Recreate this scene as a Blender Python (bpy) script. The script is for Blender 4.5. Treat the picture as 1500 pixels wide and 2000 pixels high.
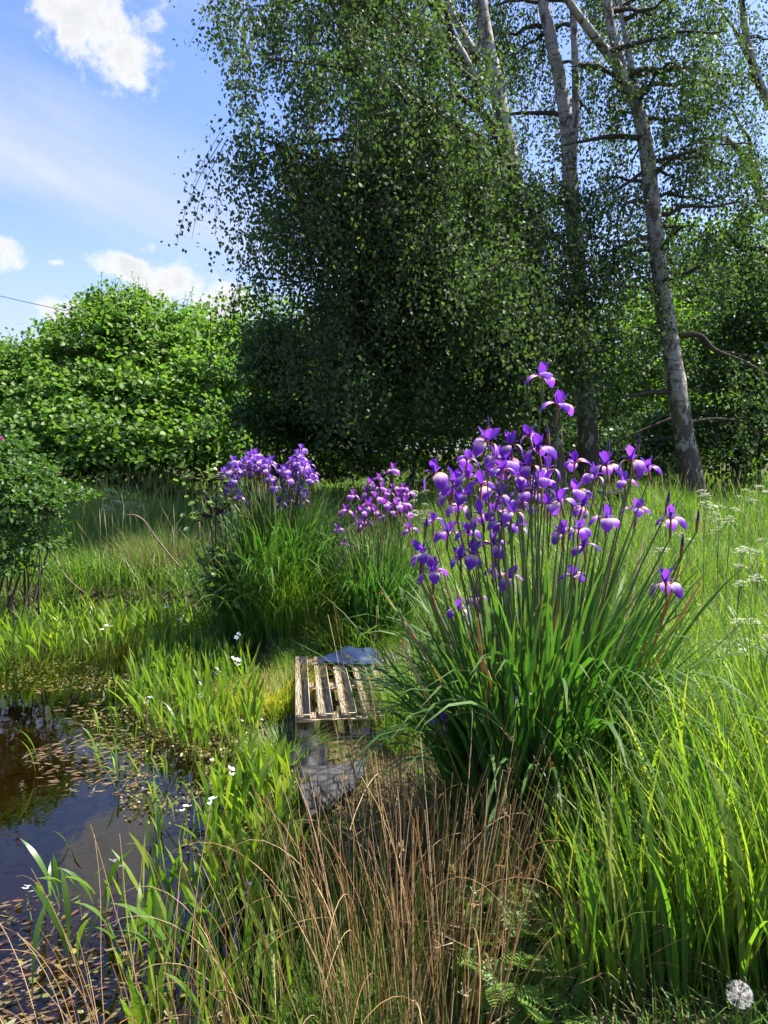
import bpy, math
import numpy as np
from mathutils import Vector

for o in list(bpy.data.objects):
    bpy.data.objects.remove(o)
R = np.random.default_rng(11)
rad = math.radians
SC = bpy.context.scene
COL = SC.collection

# ------------------------------------------------------------------ camera
F = 1503.0                       # focal length in pixels of the 1500 x 2000 photograph
PITCH = rad(4.57)
CAMZ = 1.45
cam = bpy.data.cameras.new('camera')
cam.sensor_fit = 'VERTICAL'
cam.sensor_height = 36
cam.lens = F / 2000 * 36
cam.clip_start = 0.05
cam.clip_end = 2000
camo = bpy.data.objects.new('camera', cam)
COL.objects.link(camo)
camo.location = (0, 0, CAMZ)
camo.rotation_euler = (math.pi / 2 - PITCH, 0, 0)
SC.camera = camo

# ------------------------------------------------------------------ sun, sky, exposure
SUN_AZ, SUN_EL = rad(72), rad(56)
sun = bpy.data.lights.new('sun', 'SUN')
sun.energy = 5.0
sun.angle = rad(0.53)
sun.color = (1.0, 0.95, 0.86)
suno = bpy.data.objects.new('sun', sun)
COL.objects.link(suno)
sd = Vector((math.sin(SUN_AZ) * math.cos(SUN_EL), math.cos(SUN_AZ) * math.cos(SUN_EL), math.sin(SUN_EL)))
suno.rotation_euler = sd.to_track_quat('Z', 'Y').to_euler()
suno.location = (8, 4, 14)

SC.view_settings.view_transform = 'Standard'
SC.view_settings.look = 'None'
SC.view_settings.exposure = 1.5
SC.view_settings.gamma = 1.0
SC.cycles.use_denoising = True
SC.cycles.use_adaptive_sampling = True
SC.cycles.adaptive_threshold = 0.02
SC.cycles.max_bounces = 10
SC.cycles.diffuse_bounces = 5
SC.cycles.transmission_bounces = 8
SC.cycles.transparent_max_bounces = 12
SC.cycles.sample_clamp_indirect = 6.0


def pdir(px, py):
    u, v = (px - 750) / F, (1000 - py) / F
    return np.array([u, math.cos(PITCH) + v * math.sin(PITCH), -math.sin(PITCH) + v * math.cos(PITCH)])


def P(px, py, d):
    """world point seen at pixel px,py and standing d metres ahead"""
    k = pdir(px, py)
    return np.array([0, 0, CAMZ]) + k * (d / k[1])


def G(px, py, z=0.0):
    """world x,y where the pixel's ray meets height z"""
    k = pdir(px, py)
    s = (z - CAMZ) / k[2]
    return np.array([k[0] * s, k[1] * s])


def build_world():
    w = bpy.data.worlds.new('World')
    SC.world = w
    w.use_nodes = True
    nt = w.node_tree
    N, L = nt.nodes, nt.links
    bg = N['Background']
    sky = N.new('ShaderNodeTexSky')
    sky.sky_type = 'NISHITA'
    sky.sun_disc = False
    sky.sun_elevation, sky.sun_rotation = SUN_EL, SUN_AZ
    sky.air_density, sky.dust_density, sky.ozone_density = 1.0, 1.6, 2.2
    tc = N.new('ShaderNodeTexCoord')
    D = tc.outputs['Generated']

    def math_(op, a, b=None, c=None, clamp=False):
        n = N.new('ShaderNodeMath')
        n.operation = op
        n.use_clamp = clamp
        for i, v in enumerate((a, b, c)):
            if v is None:
                continue
            if isinstance(v, (int, float)):
                n.inputs[i].default_value = v
            else:
                L.new(v, n.inputs[i])
        return n.outputs[0]

    def noise(vec, scale, detail, rough=0.55, dist=0.0):
        n = N.new('ShaderNodeTexNoise')
        n.inputs['Scale'].default_value = scale
        n.inputs['Detail'].default_value = detail
        n.inputs['Roughness'].default_value = rough
        n.inputs['Distortion'].default_value = dist
        L.new(vec, n.inputs['Vector'])
        return n.outputs['Fac']

    def sstep(x, a, b):
        n = N.new('ShaderNodeMapRange')
        n.interpolation_type = 'SMOOTHSTEP'
        L.new(x, n.inputs['Value'])
        n.inputs['From Min'].default_value = a
        n.inputs['From Max'].default_value = b
        return n.outputs['Result']

    n1 = noise(D, 11.0, 10, 0.62, 0.4)
    n2 = noise(D, 38.0, 8, 0.65)
    rough = math_('ADD', math_('MULTIPLY', math_('SUBTRACT', n1, 0.5), 2.6), math_('MULTIPLY', math_('SUBTRACT', n2, 0.5), 1.3))

    # cumulus: centre direction (from a picture position or azimuth/elevation), half width, half height in radians
    blobs = []
    for px, py, hw, hh in [(205, 50, .088, .066), (245, 95, .06, .055), (262, 150, .028, .022), (150, 30, .035, .03),
                           (-15, 488, .038, .024), (250, 520, .055, .027), (330, 555, .06, .04),
                           (108, 512, .016, .008), (430, 600, .06, .035), (160, 610, .05, .02)]:
        v = Vector(pdir(px, py)).normalized()
        blobs.append((v, hw, hh))
    for az, el, hw, hh in [(70, 20, .2, .06), (95, 35, .12, .06), (130, 14, .22, .07), (150, 40, .14, .07), (185, 18, .2, .06),
                           (215, 30, .13, .06), (240, 12, .2, .06), (265, 42, .12, .07), (290, 22, .16, .05), (312, 50, .1, .06),
                           (20, 34, .1, .05), (40, 12, .2, .06)]:
        a, e = rad(az), rad(el)
        blobs.append((Vector((math.sin(a) * math.cos(e), math.cos(a) * math.cos(e), math.sin(e))), hw, hh))
    cum = None
    for v, hw, hh in blobs:
        side = Vector((v.y, -v.x, 0)).normalized()
        up = side.cross(v).normalized()
        sub = N.new('ShaderNodeVectorMath'); sub.operation = 'SUBTRACT'
        L.new(D, sub.inputs[0]); sub.inputs[1].default_value = v

        def dot(vec):
            d = N.new('ShaderNodeVectorMath'); d.operation = 'DOT_PRODUCT'
            L.new(sub.outputs[0], d.inputs[0]); d.inputs[1].default_value = vec
            return d.outputs['Value']
        a = math_('MULTIPLY', dot(side), 1 / hw)
        b = math_('MULTIPLY', dot(up), 1 / hh)
        c = math_('MULTIPLY', dot(v), 1 / hw)
        r = math_('SQRT', math_('ADD', math_('ADD', math_('MULTIPLY', a, a), math_('MULTIPLY', b, b)), math_('MULTIPLY', c, c)))
        m = math_('SUBTRACT', 1.0, r)
        cum = m if cum is None else math_('MAXIMUM', cum, m)
    cumd = math_('ADD', cum, rough)
    cmask = sstep(cumd, 0.05, 0.62)
    # cirrus: long thin streaks all lying along one direction, with one broad band
    va, vb = Vector(pdir(0, 250)).normalized(), Vector(pdir(480, 455)).normalized()
    nb = va.cross(vb).normalized()
    al = nb.cross(va).normalized()
    th = nb.cross(al).normalized()
    comb = N.new('ShaderNodeCombineXYZ')
    ds = []
    for i, (vec, k) in enumerate(((al, 1.3), (nb, 7.0), (th, 1.3))):
        d = N.new('ShaderNodeVectorMath'); d.operation = 'DOT_PRODUCT'
        L.new(D, d.inputs[0]); d.inputs[1].default_value = vec
        ds.append(d.outputs['Value'])
        L.new(math_('MULTIPLY', d.outputs['Value'], k), comb.inputs[i])
    st = noise(comb.outputs[0], 1.6, 6, 0.55, 0.5)
    bandw = math_('ADD', math_('ABSOLUTE', ds[1]), math_('MULTIPLY', math_('SUBTRACT', n1, 0.5), 0.05))
    band = math_('MULTIPLY', sstep(bandw, 0.085, 0.0), math_('ADD', math_('MULTIPLY', st, 1.25), -0.05))
    streak = math_('ADD', math_('MULTIPLY', sstep(st, 0.45, 0.8), 0.32), band, clamp=True)
    # thicker white air low down
    sep = N.new('ShaderNodeSeparateXYZ')
    L.new(D, sep.inputs[0])
    low = math_('MULTIPLY', sstep(sep.outputs['Z'], 0.36, 0.02), 0.62)
    thin = math_('MAXIMUM', streak, low)
    thin = math_('ADD', thin, math_('MULTIPLY', math_('SUBTRACT', n1, 0.5), 0.12), clamp=True)
    m1 = N.new('ShaderNodeMix'); m1.data_type = 'RGBA'
    tint = N.new('ShaderNodeMix'); tint.data_type = 'RGBA'; tint.blend_type = 'MULTIPLY'
    tint.inputs['Factor'].default_value = 1.0
    L.new(sky.outputs[0], tint.inputs['A'])
    tint.inputs['B'].default_value = (.53, .575, .78, 1)
    L.new(thin, m1.inputs['Factor'])
    L.new(tint.outputs['Result'], m1.inputs['A'])
    m1.inputs['B'].default_value = (2.15, 2.25, 2.55, 1)
    # cloud brightness: thick middles a touch greyer, edges white
    shade = N.new('ShaderNodeMix'); shade.data_type = 'RGBA'
    L.new(sstep(math_('ADD', cumd, math_('MULTIPLY', n2, 0.4)), 0.35, 1.3), shade.inputs['Factor'])
    shade.inputs['A'].default_value = (2.65, 2.68, 2.73, 1)
    shade.inputs['B'].default_value = (2.1, 2.15, 2.25, 1)
    m2 = N.new('ShaderNodeMix'); m2.data_type = 'RGBA'
    L.new(cmask, m2.inputs['Factor'])
    L.new(m1.outputs['Result'], m2.inputs['A'])
    L.new(shade.outputs['Result'], m2.inputs['B'])
    L.new(m2.outputs['Result'], bg.inputs['Color'])
    bg.inputs['Strength'].default_value = 0.14


build_world()

# ------------------------------------------------------------------ helpers
def tag(o, label=None, cat=None, group=None, kind=None):
    if label: o['label'] = label
    if cat: o['category'] = cat
    if group: o['group'] = group
    if kind: o['kind'] = kind
    return o


def empty(name, loc, label=None, cat=None, group=None):
    o = bpy.data.objects.new(name, None)
    COL.objects.link(o)
    o.location = loc
    o.empty_display_size = 0.1
    return tag(o, label, cat, group)


def mesh(name, V, Fs, mat, t=None, smooth=False, extra=None, mats=None, midx=None):
    """Fs: a list of int arrays (n x k)"""
    V = np.asarray(V, dtype=np.float32).reshape(-1, 3)
    Fs = [np.asarray(f, dtype=np.int32) for f in Fs if len(f)]
    me = bpy.data.meshes.new(name)
    me.vertices.add(len(V))
    me.vertices.foreach_set('co', V.ravel())
    loops = np.concatenate([f.ravel() for f in Fs])
    sizes = np.concatenate([np.full(len(f), f.shape[1], dtype=np.int32) for f in Fs])
    starts = np.concatenate([[0], np.cumsum(sizes)[:-1]]).astype(np.int32)
    me.loops.add(len(loops))
    me.loops.foreach_set('vertex_index', loops)
    me.polygons.add(len(sizes))
    me.polygons.foreach_set('loop_start', starts)
    if smooth:
        me.polygons.foreach_set('use_smooth', np.ones(len(sizes), dtype=bool))
    if mats:
        for m in mats: me.materials.append(m)
        me.polygons.foreach_set('material_index', np.asarray(midx, dtype=np.int32))
    else:
        me.materials.append(mat)
    if t is not None:
        a = me.attributes.new('t', 'FLOAT', 'POINT')
        a.data.foreach_set('value', np.asarray(t, dtype=np.float32).ravel())
    if extra:
        for k, v in extra.items():
            a = me.attributes.new(k, 'FLOAT', 'POINT')
            a.data.foreach_set('value', np.asarray(v, dtype=np.float32).ravel())
    me.update(calc_edges=True)
    return me


def obj(name, me, parent=None, loc=(0, 0, 0), rot=None, scale=None):
    o = bpy.data.objects.new(name, me)
    COL.objects.link(o)
    o.location = loc
    if rot is not None: o.rotation_euler = rot
    if scale is not None: o.scale = (scale,) * 3 if isinstance(scale, (int, float)) else scale
    if parent: o.parent = parent
    return o


def unit(a):
    return a / np.maximum(np.linalg.norm(a, axis=-1, keepdims=True), 1e-9)


def blades(base, h, w, az, lean, bend, segs=4, face=None, prof=None, power=1.4):
    """arching ribbons; returns V, quads, t"""
    N = len(base)
    t = np.linspace(0, 1, segs + 1)
    th = lean[:, None] + bend[:, None] * t[None] ** power
    dh = np.stack([np.cos(az), np.sin(az), np.zeros(N)], 1)
    mid = (th[:, 1:] + th[:, :-1]) / 2
    step = (h / segs)[:, None]
    hx = np.concatenate([np.zeros((N, 1)), np.cumsum(np.sin(mid) * step, 1)], 1)
    hz = np.concatenate([np.zeros((N, 1)), np.cumsum(np.cos(mid) * step, 1)], 1)
    C = base[:, None, :] + hx[..., None] * dh[:, None, :] + hz[..., None] * np.array([0, 0, 1.0])
    if face is None:
        face = R.normal(0, 0.5, N)
    a2 = az + math.pi / 2 + face
    side = np.stack([np.cos(a2), np.sin(a2), np.zeros(N)], 1)
    if prof is None:
        pw = np.maximum(1 - t ** 2.2, 0.03) * (0.75 + 0.25 * np.minimum(1, t * 4))
    else:
        pw = prof(t)
    off = side[:, None, :] * (w[:, None] * pw[None] * 0.5)[..., None]
    V = np.stack([C - off, C + off], 2)                     # N,S+1,2,3
    idx = np.arange(N * (segs + 1) * 2).reshape(N, segs + 1, 2)
    q = np.stack([idx[:, :-1, 0], idx[:, :-1, 1], idx[:, 1:, 1], idx[:, 1:, 0]], -1).reshape(-1, 4)
    T = np.broadcast_to(t[None, :, None], (N, segs + 1, 2))
    return V.reshape(-1, 3), q, T.ravel(), C


def lance(t):        # stalk then a lance-shaped blade
    return np.interp(t, [0, .25, .42, .62, .78, .92, 1], [.22, .22, .5, 1, .92, .45, .03])


def strap(t):
    return np.interp(t, [0, .15, .5, .8, .93, 1], [.75, .95, 1, .8, .45, .03])


def tubes(C, r, sides=3):
    """C: N,K,3 centre lines, r: N,K radii"""
    N, K = C.shape[:2]
    d = np.gradient(C, axis=1)
    d = unit(d)
    ref = np.where(np.abs(d[:, :, 2:3]) > 0.8, np.array([1.0, 0.2, 0]), np.array([0, 0, 1.0]))
    a = unit(np.cross(d, ref))
    b = np.cross(d, a)
    ang = np.arange(sides) * 2 * math.pi / sides
    V = C[:, :, None, :] + r[:, :, None, None] * (np.cos(ang)[None, None, :, None] * a[:, :, None, :] + np.sin(ang)[None, None, :, None] * b[:, :, None, :])
    idx = np.arange(N * K * sides).reshape(N, K, sides)
    nx = np.roll(idx, -1, axis=2)
    q = np.stack([idx[:, :-1], nx[:, :-1], nx[:, 1:], idx[:, 1:]], -1).reshape(-1, 4)
    T = np.broadcast_to(np.linspace(0, 1, K)[None, :, None], (N, K, sides))
    return V.reshape(-1, 3), q, T.ravel()


def tube1(pts, radii, sides=8, wob=0.0, sub=4):
    """one limb through control points (Catmull-Rom), knobbly if wob"""
    pts = np.asarray(pts, float); radii = np.asarray(radii, float)
    pts_e = np.vstack([2 * pts[0] - pts[1], pts, 2 * pts[-1] - pts[-2]])
    out, rr = [], []
    for i in range(len(pts) - 1):
        p0, p1, p2, p3 = pts_e[i:i + 4]
        for k in range(sub):
            s = k / sub
            out.append(0.5 * (2 * p1 + (p2 - p0) * s + (2 * p0 - 5 * p1 + 4 * p2 - p3) * s * s + (3 * p1 - p0 - 3 * p2 + p3) * s ** 3))
            rr.append(radii[i] * (1 - s) + radii[i + 1] * s)
    out.append(pts[-1]); rr.append(radii[-1])
    C = np.array(out)[None]; r = np.array(rr)[None]
    V, q, T = tubes(C, r, sides)
    if wob:
        V = V.reshape(-1, sides, 3)
        c = C[0][:, None, :]
        k = 1 + R.normal(0, wob, (V.shape[0], sides, 1))
        V = (c + (V - c) * k).reshape(-1, 3)
    return V, q, T, C[0]


TPL = {
    'birch': (np.array([(0, 0, 0), (.36, .48, .06), (1, 0, 0), (.36, -.48, .06)]), [np.array([(0, 1, 2, 3)])]),
    'hazel': (np.array([(0, 0, 0), (.22, .4, .1), (.66, .44, .12), (1, 0, 0), (.66, -.44, .12), (.22, -.4, .1)]),
              [np.array([(0, 1, 2, 3), (0, 3, 4, 5)])]),
    'float': (np.array([(0, 0, 0), (.3, .5, .0), (.7, .5, .02), (1, 0, .03), (.7, -.5, .02), (.3, -.5, 0)]),
              [np.array([(0, 1, 2, 3), (0, 3, 4, 5)])]),
    'round': (np.array([(math.cos(a) * .5, math.sin(a) * .5, 0) for a in np.arange(6) * math.pi / 3]), [np.array([(0, 1, 2, 3, 4, 5)])]),
}


def cards(c, axis, nrm, ln, wd, tpl='birch'):
    T, faces = TPL[tpl]
    axis = unit(axis)
    side = unit(np.cross(nrm, axis))
    n = np.cross(axis, side)
    V = c[:, None, :] + axis[:, None, :] * (T[None, :, 0:1] * ln[:, None, None]) + side[:, None, :] * (T[None, :, 1:2] * wd[:, None, None]) \
        + n[:, None, :] * (T[None, :, 2:3] * wd[:, None, None])
    M = len(T)
    off = (np.arange(len(c)) * M)[:, None, None]
    return V.reshape(-1, 3), [(f[None] + off).reshape(-1, f.shape[1]) for f in faces]


def rv(n):
    return unit(R.normal(0, 1, (n, 3)))


# ------------------------------------------------------------------ materials
def ramp(N, L, fac, cols):
    r = N.new('ShaderNodeValToRGB')
    e = r.color_ramp.elements
    while len(e) < len(cols): e.new(0.5)
    for i, c in enumerate(cols):
        if len(c) == 4: e[i].position = c[3]
        else: e[i].position = i / max(1, len(cols) - 1)
        e[i].color = (*c[:3], 1)
    if fac is not None: L.new(fac, r.inputs['Fac'])
    return r.outputs['Color']


def leaf_mat(name, cols, trans=0.45, tgain=(1.5, 1.9, 0.7), rough=0.45, spec=0.35, by='island', tip=None, base=None):
    m = bpy.data.materials.new(name)
    m.use_nodes = True
    N, L = m.node_tree.nodes, m.node_tree.links
    p = N['Principled BSDF']; out = N['Material Output']
    if by == 'island':
        g = N.new('ShaderNodeNewGeometry'); rnd = g.outputs['Random Per Island']
    else:
        g = N.new('ShaderNodeObjectInfo'); rnd = g.outputs['Random']
    c = ramp(N, L, rnd, cols)
    if tip or base:
        at = N.new('ShaderNodeAttribute'); at.attribute_name = 't'
        for spec_, rng in ((tip, None), (base, None)):
            if not spec_: continue
            col, a, b = spec_
            mr = N.new('ShaderNodeMapRange'); mr.interpolation_type = 'SMOOTHSTEP'
            L.new(at.outputs['Fac'], mr.inputs['Value'])
            mr.inputs['From Min'].default_value = a; mr.inputs['From Max'].default_value = b
            mx = N.new('ShaderNodeMix'); mx.data_type = 'RGBA'
            L.new(mr.outputs['Result'], mx.inputs['Factor'])
            L.new(c, mx.inputs['A']); mx.inputs['B'].default_value = (*col, 1)
            c = mx.outputs['Result']
    L.new(c, p.inputs['Base Color'])
    p.inputs['Roughness'].default_value = rough
    p.inputs['Specular IOR Level'].default_value = spec
    tr = N.new('ShaderNodeBsdfTranslucent')
    mu = N.new('ShaderNodeMix'); mu.data_type = 'RGBA'; mu.blend_type = 'MULTIPLY'
    mu.inputs['Factor'].default_value = 1
    L.new(c, mu.inputs['A']); mu.inputs['B'].default_value = (*tgain, 1)
    L.new(mu.outputs['Result'], tr.inputs['Color'])
    ms = N.new('ShaderNodeMixShader'); ms.inputs['Fac'].default_value = trans
    L.new(p.outputs[0], ms.inputs[1]); L.new(tr.outputs[0], ms.inputs[2])
    L.new(ms.outputs[0], out.inputs['Surface'])
    return m


def basic_mat(name, cols, scale=8, detail=6, rough=0.8, spec=0.3, stretch=(1, 1, 1), bump=0.3, bscale=None, coord='Object', jitter=0.0):
    m = bpy.data.materials.new(name)
    m.use_nodes = True
    N, L = m.node_tree.nodes, m.node_tree.links
    p = N['Principled BSDF']
    tc = N.new('ShaderNodeTexCoord')
    mp = N.new('ShaderNodeMapping'); mp.inputs['Scale'].default_value = stretch
    L.new(tc.outputs[coord], mp.inputs['Vector'])
    n = N.new('ShaderNodeTexNoise')
    n.inputs['Scale'].default_value = scale; n.inputs['Detail'].default_value = detail; n.inputs['Roughness'].default_value = 0.65
    L.new(mp.outputs[0], n.inputs['Vector'])
    c = ramp(N, L, n.outputs['Fac'], cols)
    if jitter:
        oi = N.new('ShaderNodeObjectInfo')
        hs = N.new('ShaderNodeHueSaturation')
        mr = N.new('ShaderNodeMapRange')
        L.new(oi.outputs['Random'], mr.inputs['Value'])
        mr.inputs['To Min'].default_value = 1 - jitter; mr.inputs['To Max'].default_value = 1 + jitter
        L.new(mr.outputs['Result'], hs.inputs['Value'])
        L.new(c, hs.inputs['Color'])
        c = hs.outputs['Color']
    L.new(c, p.inputs['Base Color'])
    p.inputs['Roughness'].default_value = rough
    p.inputs['Specular IOR Level'].default_value = spec
    if bump:
        n2 = N.new('ShaderNodeTexNoise')
        n2.inputs['Scale'].default_value = bscale or scale * 2; n2.inputs['Detail'].default_value = 8
        L.new(mp.outputs[0], n2.inputs['Vector'])
        b = N.new('ShaderNodeBump'); b.inputs['Strength'].default_value = bump; b.inputs['Distance'].default_value = 0.02
        L.new(n2.outputs['Fac'], b.inputs['Height'])
        L.new(b.outputs[0], p.inputs['Normal'])
    return m


def birch_bark_mat():
    m = bpy.data.materials.new('birch_bark')
    m.use_nodes = True
    N, L = m.node_tree.nodes, m.node_tree.links
    p = N['Principled BSDF']
    tc = N.new('ShaderNodeTexCoord')
    O = tc.outputs['Object']

    def noise(scale, stretch, detail=6, rough=.6, dist=0):
        mp = N.new('ShaderNodeMapping'); mp.inputs['Scale'].default_value = stretch
        L.new(O, mp.inputs['Vector'])
        n = N.new('ShaderNodeTexNoise')
        n.inputs['Scale'].default_value = scale; n.inputs['Detail'].default_value = detail
        n.inputs['Roughness'].default_value = rough; n.inputs['Distortion'].default_value = dist
        L.new(mp.outputs[0], n.inputs['Vector'])
        return n.outputs['Fac']

    def mr(x, a, b, c=0.0, d=1.0):
        n = N.new('ShaderNodeMapRange'); n.interpolation_type = 'SMOOTHSTEP'
        L.new(x, n.inputs['Value'])
        n.inputs['From Min'].default_value = a; n.inputs['From Max'].default_value = b
        n.inputs['To Min'].default_value = c; n.inputs['To Max'].default_value = d
        return n.outputs['Result']

    def M(op, a, b):
        n = N.new('ShaderNodeMath'); n.operation = op; n.use_clamp = True
        for i, v in enumerate((a, b)):
            if isinstance(v, float): n.inputs[i].default_value = v
            else: L.new(v, n.inputs[i])
        return n.outputs[0]

    sep = N.new('ShaderNodeSeparateXYZ'); L.new(O, sep.inputs[0])
    basef = mr(sep.outputs['Z'], 2.4, 0.0)
    patch = noise(7.0, (1, 1, .62), 7, .7, .6)
    th = N.new('ShaderNodeMath'); th.operation = 'MULTIPLY_ADD'
    L.new(basef, th.inputs[0]); th.inputs[1].default_value = .17; L.new(patch, th.inputs[2])
    dark1 = mr(th.outputs[0], .535, .575)
    band = noise(3.0, (1.2, 1.2, 9.0), 5, .6)
    dark2 = mr(band, .56, .62)
    dark = M('MAXIMUM', dark1, M('MULTIPLY', dark2, .75))
    white = ramp(N, L, noise(5, (1, 1, 2), 4), [(.17, .157, .136), (.31, .29, .26), (.42, .40, .37)])
    darkc = ramp(N, L, noise(30, (1, 1, 1), 6), [(.035, .028, .022), (.12, .095, .07)])
    mx = N.new('ShaderNodeMix'); mx.data_type = 'RGBA'
    L.new(dark, mx.inputs['Factor']); L.new(white, mx.inputs['A']); L.new(darkc, mx.inputs['B'])
    # green algae film on part of the bark
    al = mr(noise(2.2, (1, 1, .4), 3), .52, .7, 0, .55)
    mx2 = N.new('ShaderNodeMix'); mx2.data_type = 'RGBA'
    L.new(al, mx2.inputs['Factor']); L.new(mx.outputs['Result'], mx2.inputs['A']); mx2.inputs['B'].default_value = (.16, .15, .07, 1)
    L.new(mx2.outputs['Result'], p.inputs['Base Color'])
    p.inputs['Roughness'].default_value = .8
    b = N.new('ShaderNodeBump'); b.inputs['Strength'].default_value = .7; b.inputs['Distance'].default_value = .03
    L.new(M('SUBTRACT', noise(14, (1, 1, .5), 6), M('MULTIPLY', dark, .3)), b.inputs['Height'])
    L.new(b.outputs[0], p.inputs['Normal'])
    return m


MT = {}
MT['ground'] = basic_mat('ground_soil', [(.03, .022, .012), (.07, .055, .028), (.06, .075, .02), (.09, .075, .04)], 3.5, 10, .95, .1, bump=.6, bscale=25)
MT['bark'] = birch_bark_mat()
MT['branch'] = basic_mat('branch_bark', [(.02, .016, .012), (.06, .048, .035), (.09, .08, .055)], 9, 6, .9, .2)
MT['stick'] = basic_mat('weathered_stick', [(.10, .075, .05), (.26, .20, .14)], 20, 6, .85, .2)
MT['twig'] = basic_mat('twig_bark', [(.03, .02, .015), (.06, .045, .03)], 9, 2, .9, .2, bump=0)
MT['birch_leaf'] = leaf_mat('birch_leaf', [(.040, .066, .034), (.052, .082, .038), (.066, .10, .042), (.09, .125, .046)], .40, (1.5, 1.9, .6), .55, .25)
MT['hazel_leaf'] = leaf_mat('hazel_leaf', [(.075, .145, .03), (.10, .185, .036), (.135, .225, .045), (.20, .27, .07)], .42, (1.35, 1.7, .6), .5, .3)
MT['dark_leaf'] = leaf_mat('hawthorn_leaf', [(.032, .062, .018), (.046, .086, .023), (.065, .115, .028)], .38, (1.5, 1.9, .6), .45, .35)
MT['far_leaf'] = leaf_mat('hedgerow_leaf', [(.07, .12, .022), (.10, .17, .03), (.14, .21, .035)], .45, (1.4, 1.7, .6), .5, .3)
MT['rose_leaf'] = leaf_mat('rose_leaf', [(.045, .10, .025), (.07, .14, .03), (.10, .17, .04)], .4, (1.5, 1.8, .6), .45, .35)
MT['sapling_leaf'] = leaf_mat('sapling_leaf', [(.08, .13, .04), (.12, .19, .05), (.18, .25, .08), (.28, .32, .14)], .42, (1.4, 1.7, .6), .38, .45)
MT['meadow'] = leaf_mat('meadow_grass', [(.06, .125, .022), (.09, .17, .028), (.13, .21, .034), (.15, .22, .045), (.20, .24, .06)], .45, (1.4, 1.75, .5), .45, .35)
MT['lush'] = leaf_mat('lush_grass', [(.06, .14, .022), (.095, .19, .028), (.13, .23, .032), (.19, .27, .045), (.28, .30, .08)], .5, (1.6, 1.7, .45), .38, .45)
MT['short'] = leaf_mat('short_grass', [(.06, .14, .018), (.09, .18, .022), (.13, .22, .03), (.2, .22, .06)], .45, (1.5, 1.75, .5), .45, .3)
MT['yellow'] = leaf_mat('yellow_grass', [(.20, .27, .03), (.32, .34, .05), (.42, .36, .08), (.40, .30, .11)], .55, (1.4, 1.4, .5), .5, .3)
MT['straw'] = leaf_mat('dead_straw', [(.09, .06, .035), (.20, .14, .08), (.32, .24, .14)], .2, (1.1, 1.0, .8), .7, .2)
MT['iris_leaf'] = leaf_mat('iris_leaf', [(.030, .085, .020), (.042, .11, .024), (.06, .14, .03), (.08, .16, .04)], .36, (1.4, 1.8, .45), .5, .35,
                           tip=((.14, .15, .05), .8, 1.05))
MT['iris_leaf_obj'] = leaf_mat('iris_leaf_single', [(.035, .095, .022), (.05, .125, .026), (.07, .155, .035), (.10, .18, .05)], .36, (1.4, 1.8, .45), .5, .35,
                               by='object', tip=((.14, .15, .05), .8, 1.05))
MT['iris_stem'] = leaf_mat('iris_stem', [(.06, .11, .03), (.09, .15, .04), (.11, .17, .05), (.20, .12, .055)], .15, (1.3, 1.6, .6), .5, .35, by='object')
MT['iris_stem_mass'] = leaf_mat('iris_stem_far', [(.07, .13, .03), (.09, .16, .04), (.20, .13, .06)], .15, (1.3, 1.6, .6), .5, .35)
MT['spathe'] = leaf_mat('iris_spathe', [(.10, .10, .03), (.20, .11, .05), (.28, .15, .08)], .2, (1.2, 1.1, .7), .55, .3, by='object')
MT['bud'] = leaf_mat('iris_bud', [(.03, .015, .09), (.06, .02, .16)], .2, (1.2, 1.1, 1.3), .5, .3, by='object')
MT['water_leaf'] = leaf_mat('water_plant_leaf', [(.08, .16, .02), (.12, .21, .025), (.17, .26, .03), (.24, .30, .045)], .45, (1.4, 1.55, .45), .35, .45,
                            base=((.16, .12, .04), .3, .02))
MT['water_leaf_obj'] = leaf_mat('water_plant_leaf_single', [(.06, .13, .02), (.09, .18, .025), (.14, .22, .03)], .45, (1.4, 1.55, .45), .35, .45,
                                by='object', base=((.14, .10, .05), .35, .02))
MT['pondweed'] = leaf_mat('floating_pondweed', [(.10, .05, .028), (.15, .085, .045), (.10, .08, .03), (.20, .15, .08), (.12, .13, .04)], .15, (1.2, 1.1, .8), .35, .5)
MT['pennywort'] = leaf_mat('floating_greens', [(.10, .11, .025), (.16, .16, .03), (.22, .15, .05), (.12, .07, .03), (.09, .14, .025)], .2, (1.3, 1.4, .6), .4, .4)
MT['rush_green'] = leaf_mat('rush_green', [(.06, .12, .02), (.09, .17, .025), (.14, .20, .035)], .3, (1.3, 1.5, .6), .4, .4,
                            tip=((.22, .13, .05), .55, 1.0))
MT['rush_brown'] = leaf_mat('rush_brown', [(.36, .20, .07), (.48, .31, .13), (.58, .43, .23), (.66, .54, .34)], .42, (1.1, 1.0, .75), .55, .3)
MT['rush_green_obj'] = leaf_mat('rush_green_single', [(.06, .12, .02), (.09, .17, .025), (.14, .20, .035)], .3, (1.3, 1.5, .6), .4, .4, by='object',
                                tip=((.22, .13, .05), .5, 1.0))
MT['rush_brown_obj'] = leaf_mat('rush_brown_single', [(.38, .21, .075), (.50, .33, .14), (.62, .47, .26), (.70, .58, .38)], .42, (1.1, 1.0, .75), .55, .3, by='object')
MT['feather'] = leaf_mat('feathery_leaf', [(.10, .19, .035), (.14, .24, .045), (.20, .29, .07)], .4, (1.4, 1.6, .6), .5, .3)
MT['umbel'] = leaf_mat('umbel_white', [(.50, .53, .34), (.72, .71, .56), (.60, .62, .42)], .3, (1, 1, .9), .7, .2)
MT['umbel_stem'] = leaf_mat('umbel_stem', [(.09, .15, .04), (.13, .19, .06)], .2, (1.3, 1.5, .6), .5, .3)
MT['white_petal'] = leaf_mat('white_petal', [(.75, .74, .74), (.82, .80, .82)], .3, (1, 1, 1), .6, .2)
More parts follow.
